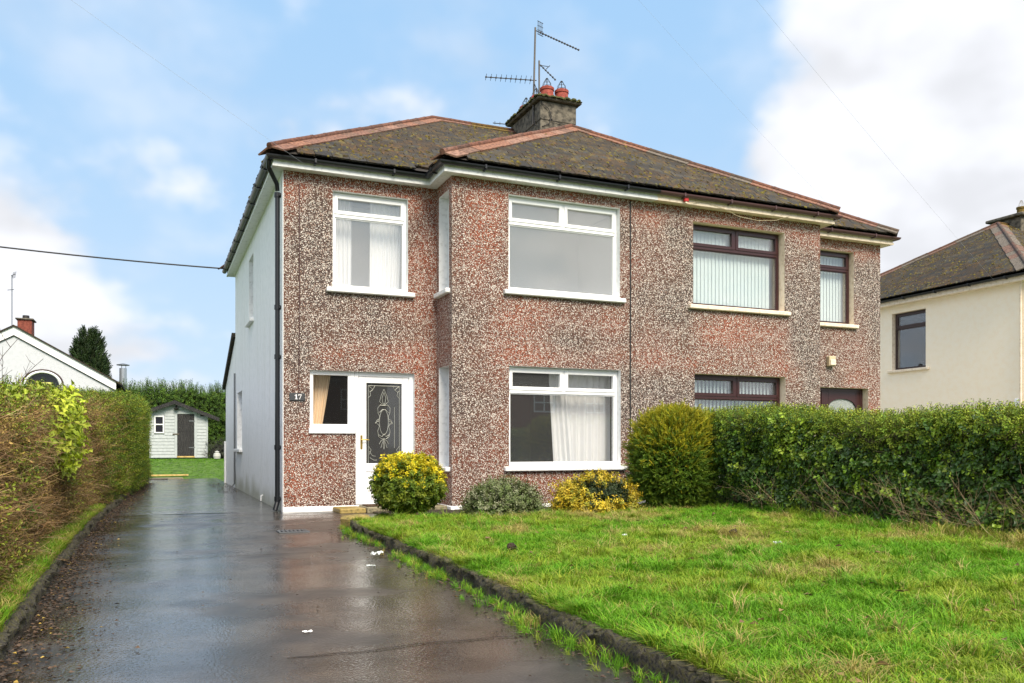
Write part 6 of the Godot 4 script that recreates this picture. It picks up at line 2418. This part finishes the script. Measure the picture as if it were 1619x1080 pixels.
func shrubs():
	var bn := noise(83, 1.5, 3)
	# clipped round bush, yellow above and green below
	var sp := {"e": sprig(13, 0.10, 0.042, 0.025, 1.1), "f": sprig(11, 0.09, 0.036, 0.022, 1.0)}
	var b := shrub("round_bush", Vector3(1.24, 0.48, 2.42), Vector3(0.50, 0.44, 0.48), 5600, sp, func(d):
		var f: float = 1.0 + 0.07 * bn.get_noise_3dv(d * 1.6) - 0.14 * smoothstep(-0.3, -1.0, d.y)
		f *= 0.94 / pow(pow(absf(d.x), 2.5) + pow(absf(d.y), 2.5) + pow(absf(d.z), 2.5), 1.0 / 2.5)
		var split := smoothstep(0.1, 0.0, absf(d.x - 0.22 - 0.1 * d.y)) * 0.13 * smoothstep(0.2, 0.6, d.z)
		f -= split
		var yel: float = smoothstep(-0.1, 0.5, d.y + 0.5 * bn.get_noise_3dv(d * 2.2) + 0.25 * d.x - 0.05)
		var col := mixc([[0.62, 0.52, 0.012], [0.70, 0.58, 0.016], [0.50, 0.47, 0.014]]) if rng.randf() < yel * 0.9 else mixc([[0.085, 0.145, 0.012], [0.13, 0.19, 0.015], [0.20, 0.25, 0.02]])
		return [f, "e" if rng.randf() < 0.5 else "f", col, Vector3(0, 0.5, 0)],
		"round clipped bush, golden above and green below, in front of the door")
	shrub_core(b, Vector3(1.24, 0.48, 2.42), Vector3(0.38, 0.32, 0.36))
	# low variegated bush with small pale-edged leaves
	sp = {"e": sprig(11, 0.12, 0.034, 0.02, 1.1, 1.9), "f": sprig(9, 0.10, 0.03, 0.018, 1.1, 1.5)}
	b = shrub("variegated_bush", Vector3(2.36, 0.18, 2.9), Vector3(0.55, 0.40, 0.42), 3600, sp, func(d):
		var f: float = 1.0 + 0.22 * bn.get_noise_3dv(d * 2.0 + Vector3(5, 0, 0))
		return [f, "e" if rng.randf() < 0.5 else "f", mixc([[0.20, 0.23, 0.11], [0.28, 0.30, 0.18], [0.11, 0.16, 0.045], [0.15, 0.20, 0.06]]), Vector3(0, 0.4, 0)],
		"low grey-green bush with cream-edged leaves under the ground-floor bay window")
	shrub_core(b, Vector3(2.36, 0.23, 2.9), Vector3(0.40, 0.2, 0.28))
	# yellow and dark green bush
	sp = {"e": sprig(10, 0.13, 0.042, 0.026, 1.1), "f": sprig(9, 0.11, 0.036, 0.022, 1.1)}
	b = shrub("golden_bush", Vector3(3.74, 0.18, 2.85), Vector3(0.60, 0.44, 0.44), 4400, sp, func(d):
		var f: float = 1.0 + 0.26 * bn.get_noise_3dv(d * 1.8 + Vector3(9, 3, 0))
		var inner: bool = absf(d.x - 0.10) < 0.62 and d.y > 0.12 + 0.4 * bn.get_noise_3dv(d * 3.0) and rng.randf() < 0.93
		if d.y > 0.78:
			inner = rng.randf() < 0.5
		var col := mixc([[0.028, 0.05, 0.02], [0.045, 0.07, 0.025]]) if inner else mixc([[0.68, 0.49, 0.03], [0.74, 0.57, 0.06], [0.54, 0.43, 0.03], [0.32, 0.32, 0.035]])
		return [f * (0.92 if inner else 1.06), "e" if rng.randf() < 0.5 else "f", col, Vector3(0, 0.5, 0)],
		"low bush with bright yellow outer leaves round a dark green middle")
	shrub_core(b, Vector3(3.72, 0.25, 2.85), Vector3(0.42, 0.2, 0.30))
	# tall golden feathery bush
	sp = {"e": feather(0.16, 20, 0.018), "f": feather(0.12, 16, 0.016)}
	b = shrub("feathery_bush", Vector3(5.22, 0.80, 2.55), Vector3(0.68, 0.82, 0.64), 12500, sp, func(d):
		var f: float = 1.0 + 0.12 * bn.get_noise_3dv(d * 1.5 + Vector3(2, 8, 0)) + rnd(-0.03, 0.05)
		f *= 1.0 / pow(pow(absf(d.x), 2.8) + pow(absf(d.y), 2.8) + pow(absf(d.z), 2.8), 1.0 / 2.8) * 0.92
		var yel: float = smoothstep(-0.35, 0.85, d.y + 0.5 * bn.get_noise_3dv(d * 3.0))
		var col := mixc([[0.36, 0.35, 0.016], [0.46, 0.42, 0.02], [0.28, 0.32, 0.018]]) if rng.randf() < yel else mixc([[0.08, 0.16, 0.014], [0.11, 0.20, 0.015], [0.17, 0.25, 0.018]])
		return [f, "e" if rng.randf() < 0.6 else "f", col, Vector3(0, 0.45, 0.1)],
		"tall rounded bush of golden feathery sprays between the bay window and the right hedge")
	shrub_core(b, Vector3(5.22, 0.76, 2.55), Vector3(0.50, 0.60, 0.46))
	# dark low shrub by the white ornament
	sp = {"e": sprig(10, 0.2, 0.05, 0.02, 0.8)}
	b = shrub("dark_shrub", Vector3(0.75, 0.80, -22.4), Vector3(0.8, 0.5, 0.5), 700, sp, func(d):
		return [1.0 + 0.2 * bn.get_noise_3dv(d * 2.0), "e", mixc([[0.05, 0.06, 0.045], [0.075, 0.085, 0.06]]), Vector3(0.2, 0.2, 0)],
		"low grey-green shrub behind the pale ornament beside the shed")
	shrub_core(b, Vector3(0.75, 0.75, -22.4), Vector3(0.55, 0.35, 0.35))

func shrub_core(b: Node, c: Vector3, r: Vector3):
	var st := new_st()
	var p := []
	for i in 9:
		var a := -PI / 2 + PI * i / 8.0
		p.append(Vector2(cos(a) * r.x, sin(a) * r.y))
	T = Transform3D(Basis().scaled(Vector3(1, 1, r.z / r.x)), c)
	lathe(st, Vector3.ZERO, p, 14)
	T = Transform3D()
	obj("shade_core", st, M.hedge_core, b)  # dark solid that stands for the shaded inside of the bush
	st = new_st()
	for i in 5:
		var a := TAU * i / 5.0 + 0.3
		tube(st, [Vector3(c.x + cos(a) * 0.04, 0.02, c.z + sin(a) * 0.04), Vector3(c.x + cos(a) * r.x * 0.5, c.y, c.z + sin(a) * r.z * 0.5)], 0.018, 0.01, 5)
	obj("stem", st, M.bark, b)

func feather(len: float, n: int, leaf: float) -> Mesh:
	var st := new_st()
	C = Color(0.8, 0.75, 0.5)
	var bend := Vector3(rnd(-0.04, 0.04), 0, rnd(-0.04, 0.04))
	tube(st, [Vector3.ZERO, Vector3(0, len * 0.5, 0) + bend * 0.3, Vector3(0, len, 0) + bend], 0.0028, 0.0012, 3, false)
	for i in n:
		var t := (i + 0.5) / n
		for s in [-1.0, 1.0]:
			var a: float = s * 0.9 + rnd(-0.5, 0.5)
			var out := Vector3(sin(a), 0, cos(a) * 0.5 * s)
			var v := rnd(0.75, 1.2)
			leaf_at(st, Vector3(0, len * t, 0) + bend * t * t, out + Vector3.UP * 0.7, dirv(), leaf * rnd(0.8, 1.5), leaf * 0.5, Color(v, v, v), Color(v * 1.15, v * 1.1, v))
	C = Color.WHITE
	return st.commit()

# --- trees
func limb(st: SurfaceTool, p: Vector3, d: Vector3, len: float, r: float, depth: int):
	var pts := [p]
	var q := p
	var dd := d
	for i in 4:
		dd = (dd + Vector3(rnd(-0.18, 0.18), rnd(-0.02, 0.16), rnd(-0.18, 0.18))).normalized()
		q += dd * len / 4.0
		pts.append(q)
	tube(st, pts, r, r * 0.55, 5 if depth > 1 else 3, false)
	if depth <= 0:
		return
	for i in (4 if depth > 1 else 5):
		var at: Vector3 = pts[1 + rng.randi() % 4]
		var nd := (dd + dirv() * 0.85 + Vector3(0, 0.25, 0)).normalized()
		limb(st, at, nd, len * rnd(0.5, 0.75), r * 0.5, depth - 1)

func trees():
	# cypress behind the bungalow
	var t := node("cypress_tree", self, Vector3(-5.7, 0.5, -45.0))
	tag(t, "dark green cypress rising behind the white bungalow roof", "tree")
	var st := new_st()
	tube(st, [Vector3(0, -0.4, 0), Vector3(0, 3, 0), Vector3(0.05, 7.4, 0)], 0.2, 0.04, 7)
	obj("trunk", st, M.bark, t)
	var sp := feather(0.5, 16, 0.09)
	var xfs := []
	var cols := []
	var bn := noise(85, 0.6, 3)
	for col in [[0.05, 0.0, 7.75, 0.85], [0.42, 0.05, 7.5, 0.72], [-0.4, 0.1, 7.0, 0.55], [0.75, -0.1, 6.1, 0.6], [-1.05, 0.0, 5.6, 0.35], [0.2, 0.3, 5.6, 1.0]]:
		for i in 900:
			var h := rnd(0.6, col[2])
			var a := rnd(0, TAU)
			var prof := pow(clampf(1.0 - (h / col[2]), 0.0, 1.0), 0.34) * 1.05 + 0.04
			var r: float = col[3] * prof * (0.72 + 0.35 * rng.randf() + 0.3 * bn.get_noise_3d(cos(a) * 3, h * 2, sin(a) * 3 + col[0] * 9))
			var p := Vector3(col[0] + cos(a) * r, h, col[1] + sin(a) * r)
			xfs.append(Transform3D(toward(Vector3(cos(a) * 0.5, 1.0, sin(a) * 0.5) + dirv() * 0.3, rnd(0.6, 1.2)), p - Vector3(0, 0.2, 0)))
			cols.append(mixc([[0.022, 0.05, 0.016], [0.035, 0.068, 0.02], [0.05, 0.085, 0.024]], 0.2))
	many("foliage", sp, M.leaf, xfs, cols, t)
	st = new_st()
	lathe(st, Vector3(0.1, 0, 0), [Vector2(0.3, 0.5), Vector2(0.85, 1.5), Vector2(0.75, 4.0), Vector2(0.42, 6.2), Vector2(0.05, 7.3)], 9)
	obj("shade_core", st, M.hedge_core, t)  # dark solid standing for the shade within the cypress foliage
	# bare winter trees in the back gardens, mirrored in the cream house's window
	for k in 3:
		t = node("bare_tree", self, Vector3(3.0 + k * 3.2, 0.3, -16.5 - k * 1.5))
		tag(t, ["bare tree behind the pebble-dashed house, nearest its white gable", "bare tree behind the middle of the pebble-dashed house", "bare tree behind the right half of the pebble-dashed house"][k], "tree")
		st = new_st()
		limb(st, Vector3(0, -0.3, 0), Vector3.UP, 2.6, 0.1, 3)
		obj("trunk", st, M.bark, t)

# --- lawn
func tuft(blades: int, high: float, wide: float, lean: float) -> Mesh:
	var st := new_st()
	for i in blades:
		var a := rnd(0, TAU)
		var d := Vector3(cos(a), 0, sin(a))
		var p := Vector3(rnd(-0.03, 0.03), -0.01, rnd(-0.03, 0.03))
		var h := high * rnd(0.55, 1.1)
		var w := d.cross(Vector3.UP).rotated(Vector3.UP, rnd(-0.6, 0.6)) * wide * 0.5
		var l := lean * rnd(0.3, 1.3) * h
		var m := p + Vector3.UP * h * 0.6 + d * l * 0.35
		var t := p + Vector3.UP * h * lerpf(1.0, 0.8, minf(lean, 1.0)) + d * l
		var v := rnd(0.75, 1.15)
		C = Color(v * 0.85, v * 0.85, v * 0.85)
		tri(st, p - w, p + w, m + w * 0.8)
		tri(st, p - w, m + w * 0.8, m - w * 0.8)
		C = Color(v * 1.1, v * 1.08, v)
		tri(st, m - w * 0.8, m + w * 0.8, t)
	C = Color.WHITE
	return st.commit()

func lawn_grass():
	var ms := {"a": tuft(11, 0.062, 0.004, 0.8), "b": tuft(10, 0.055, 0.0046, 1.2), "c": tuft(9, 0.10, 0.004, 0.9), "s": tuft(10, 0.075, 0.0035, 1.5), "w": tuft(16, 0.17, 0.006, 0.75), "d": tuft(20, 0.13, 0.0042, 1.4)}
	var bag := Bag.new()
	var n1 := noise(71, 0.55, 4)
	var n2 := noise(72, 1.7, 3)
	var lush := [[0.15, 0.36, 0.018], [0.12, 0.315, 0.018], [0.19, 0.40, 0.022]]
	var lime := [[0.255, 0.375, 0.03], [0.33, 0.42, 0.04], [0.21, 0.355, 0.028]]
	var straw := [[0.46, 0.39, 0.13], [0.54, 0.45, 0.18], [0.36, 0.30, 0.09]]
	var count := 76000
	for i in count:
		var z := rnd(2.05, 12.0)
		var x := rnd(0.25, 5.8)
		if z > 6.0 and z - 6.0 > (x + 4.0) * 1.2:
			continue
		if i % 7 == 0:
			x = kerb_right_x(z) + 0.06 + absf(rng.randfn(0, 0.12))
		if x < kerb_right_x(z) + 0.05:
			continue
		var a := n1.get_noise_2d(x, z)
		var b := n2.get_noise_2d(x, z)
		var dry := smoothstep(0.24, 0.70, n1.get_noise_2d(x + 40.0, z) + b * 0.45 + 0.10 * smoothstep(2.0, 4.0, x))
		var k: String = ["a", "b"][i % 2]
		var pal := lush if a + b * 0.6 + rnd(-0.3, 0.3) > 0.0 else lime
		if rng.randf() < dry * 0.8 + 0.05:
			pal = straw
			k = "s"
		elif b > 0.22 and rng.randf() < 0.35:
			k = "c"
		if n2.get_noise_2d(x * 1.5 + 70.0, z * 1.5) > 0.40 and rng.randf() < 0.5:
			k = "d"
		if x > 5.45 - 0.12 * maxf(0.0, z - 4.0) and rng.randf() < 0.45:
			k = "w" if rng.randf() < 0.45 else "c"
			if rng.randf() < 0.25 and z > 5.0:
				pal = straw
		var s := rnd(0.65, 1.15)
		bag.add(k, Transform3D((Basis(Vector3.UP, rnd(0, TAU)) * Basis(Vector3(1, 0, 0), rnd(-0.25, 0.25))).scaled_local(Vector3(s, s * rnd(0.7, 1.15), s)), Vector3(x, lawn_y(x, z) - 0.01, z)), mixc(pal, 0.14))
	for k in bag.x:
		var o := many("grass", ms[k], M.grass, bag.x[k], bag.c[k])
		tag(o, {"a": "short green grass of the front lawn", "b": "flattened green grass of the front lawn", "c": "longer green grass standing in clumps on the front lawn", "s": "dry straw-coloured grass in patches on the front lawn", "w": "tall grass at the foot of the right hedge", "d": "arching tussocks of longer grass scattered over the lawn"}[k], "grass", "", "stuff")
	# rank tufts along the foot of the kerb and under the left hedge
	var xfs := []
	var cols := []
	for spot in [[3.0, 0.08, 20], [3.4, 0.12, 40], [4.0, 0.2, 90], [4.6, 0.15, 60], [5.6, 0.12, 40], [6.2, 0.25, 150], [6.9, 0.15, 80], [7.6, 0.15, 40], [8.1, 0.16, 60], [8.65, 0.16, 110], [9.2, 0.2, 100], [9.7, 0.2, 60], [10.3, 0.2, 60]]:
		for i in int(spot[2] * 0.38):
			var z: float = spot[0] + rng.randfn(0, spot[1])
			var s := rnd(0.25, 0.65)
			xfs.append(Transform3D((Basis(Vector3.UP, rnd(0, TAU)) * Basis(Vector3(0, 0, 1), rnd(0.0, 0.5))).scaled_local(Vector3.ONE * s), Vector3(kerb_right_x(z) - 0.02 - absf(rng.randfn(0, 0.07)), 0.0, z)))
			cols.append(mixc(lush if rng.randf() < 0.7 else (lime if rng.randf() < 0.6 else straw), 0.15))
	tag(many("grass", ms.w, M.grass, xfs, cols), "rank grass tufts growing at the foot of the mossy edging", "grass", "", "stuff")
	xfs = []
	cols = []
	for i in 4600:
		var z := rnd(-1.0, 9.5)
		var d := absf(rng.randfn(0, 0.16))
		var s := rnd(0.35, 0.85)
		xfs.append(Transform3D(Basis(Vector3.UP, rnd(0, TAU)).scaled_local(Vector3.ONE * s), Vector3(kerb_left_x(z) - 0.065 - d, 0.055, z)))
		cols.append(mixc(lush if rng.randf() < 0.35 else (lime if rng.randf() < 0.5 else straw), 0.15))
	tag(many("grass", ms.w, M.grass, xfs, cols), "grass fringe between the left edging and the hedge", "grass", "", "stuff")
	# back garden grass
	xfs = []
	cols = []
	for i in 9000:
		var z := rnd(-27.0, -15.1)
		var x := rnd(-3.5, 3.0)
		if z > -22.6 and z < -20.3 and x > -2.2 and x < 0.3 and z < -22.4:
			continue
		var s := rnd(0.8, 1.5)
		xfs.append(Transform3D(Basis(Vector3.UP, rnd(0, TAU)).scaled_local(Vector3(s, s * 0.8, s)), Vector3(x, back_rise(z) - 0.035, z)))
		cols.append(mixc(lush, 0.15))
	tag(many("grass", ms.b, M.grass, xfs, cols), "green grass of the back garden in front of the shed", "grass", "", "stuff")
	# dark clods on the lawn
	var cn := noise(75, 6.0, 3)
	var spots := [[3.34, 6.3], [0.95, 6.5]]
	for k in spots.size():
		var s: Array = spots[k]
		var st := new_st()
		var at := Vector3(s[0], lawn_y(s[0], s[1]) + 0.035, s[1])
		var rows := []
		for i in 7:
			var row := []
			for j in 10:
				var v := Vector3(cos(TAU * j / 10.0) * sin(PI * i / 6.0), cos(PI * i / 6.0), sin(TAU * j / 10.0) * sin(PI * i / 6.0))
				row.append(at + v * Vector3(0.05, 0.028, 0.04) * (0.9 + 0.7 * cn.get_noise_3dv(v + Vector3(k * 3, 0, 0))))
			rows.append(row)
		for i in 6:
			for j in 10:
				away(st, [rows[i][j], rows[i][(j + 1) % 10], rows[i + 1][(j + 1) % 10], rows[i + 1][j]] if i > 0 and i < 5 else ([rows[i][j], rows[i + 1][(j + 1) % 10], rows[i + 1][j]] if i == 0 else [rows[i][j], rows[i][(j + 1) % 10], rows[i + 1][j]]), at)
		tag(obj("soil_clod", st, M.soil), ["dark clod of earth on the lawn before the right hedge", "small clod of earth on the lawn just behind the edging", "clod of earth in the grass nearest the hedge corner", "clod of earth near the middle of the lawn"][k], "clod")
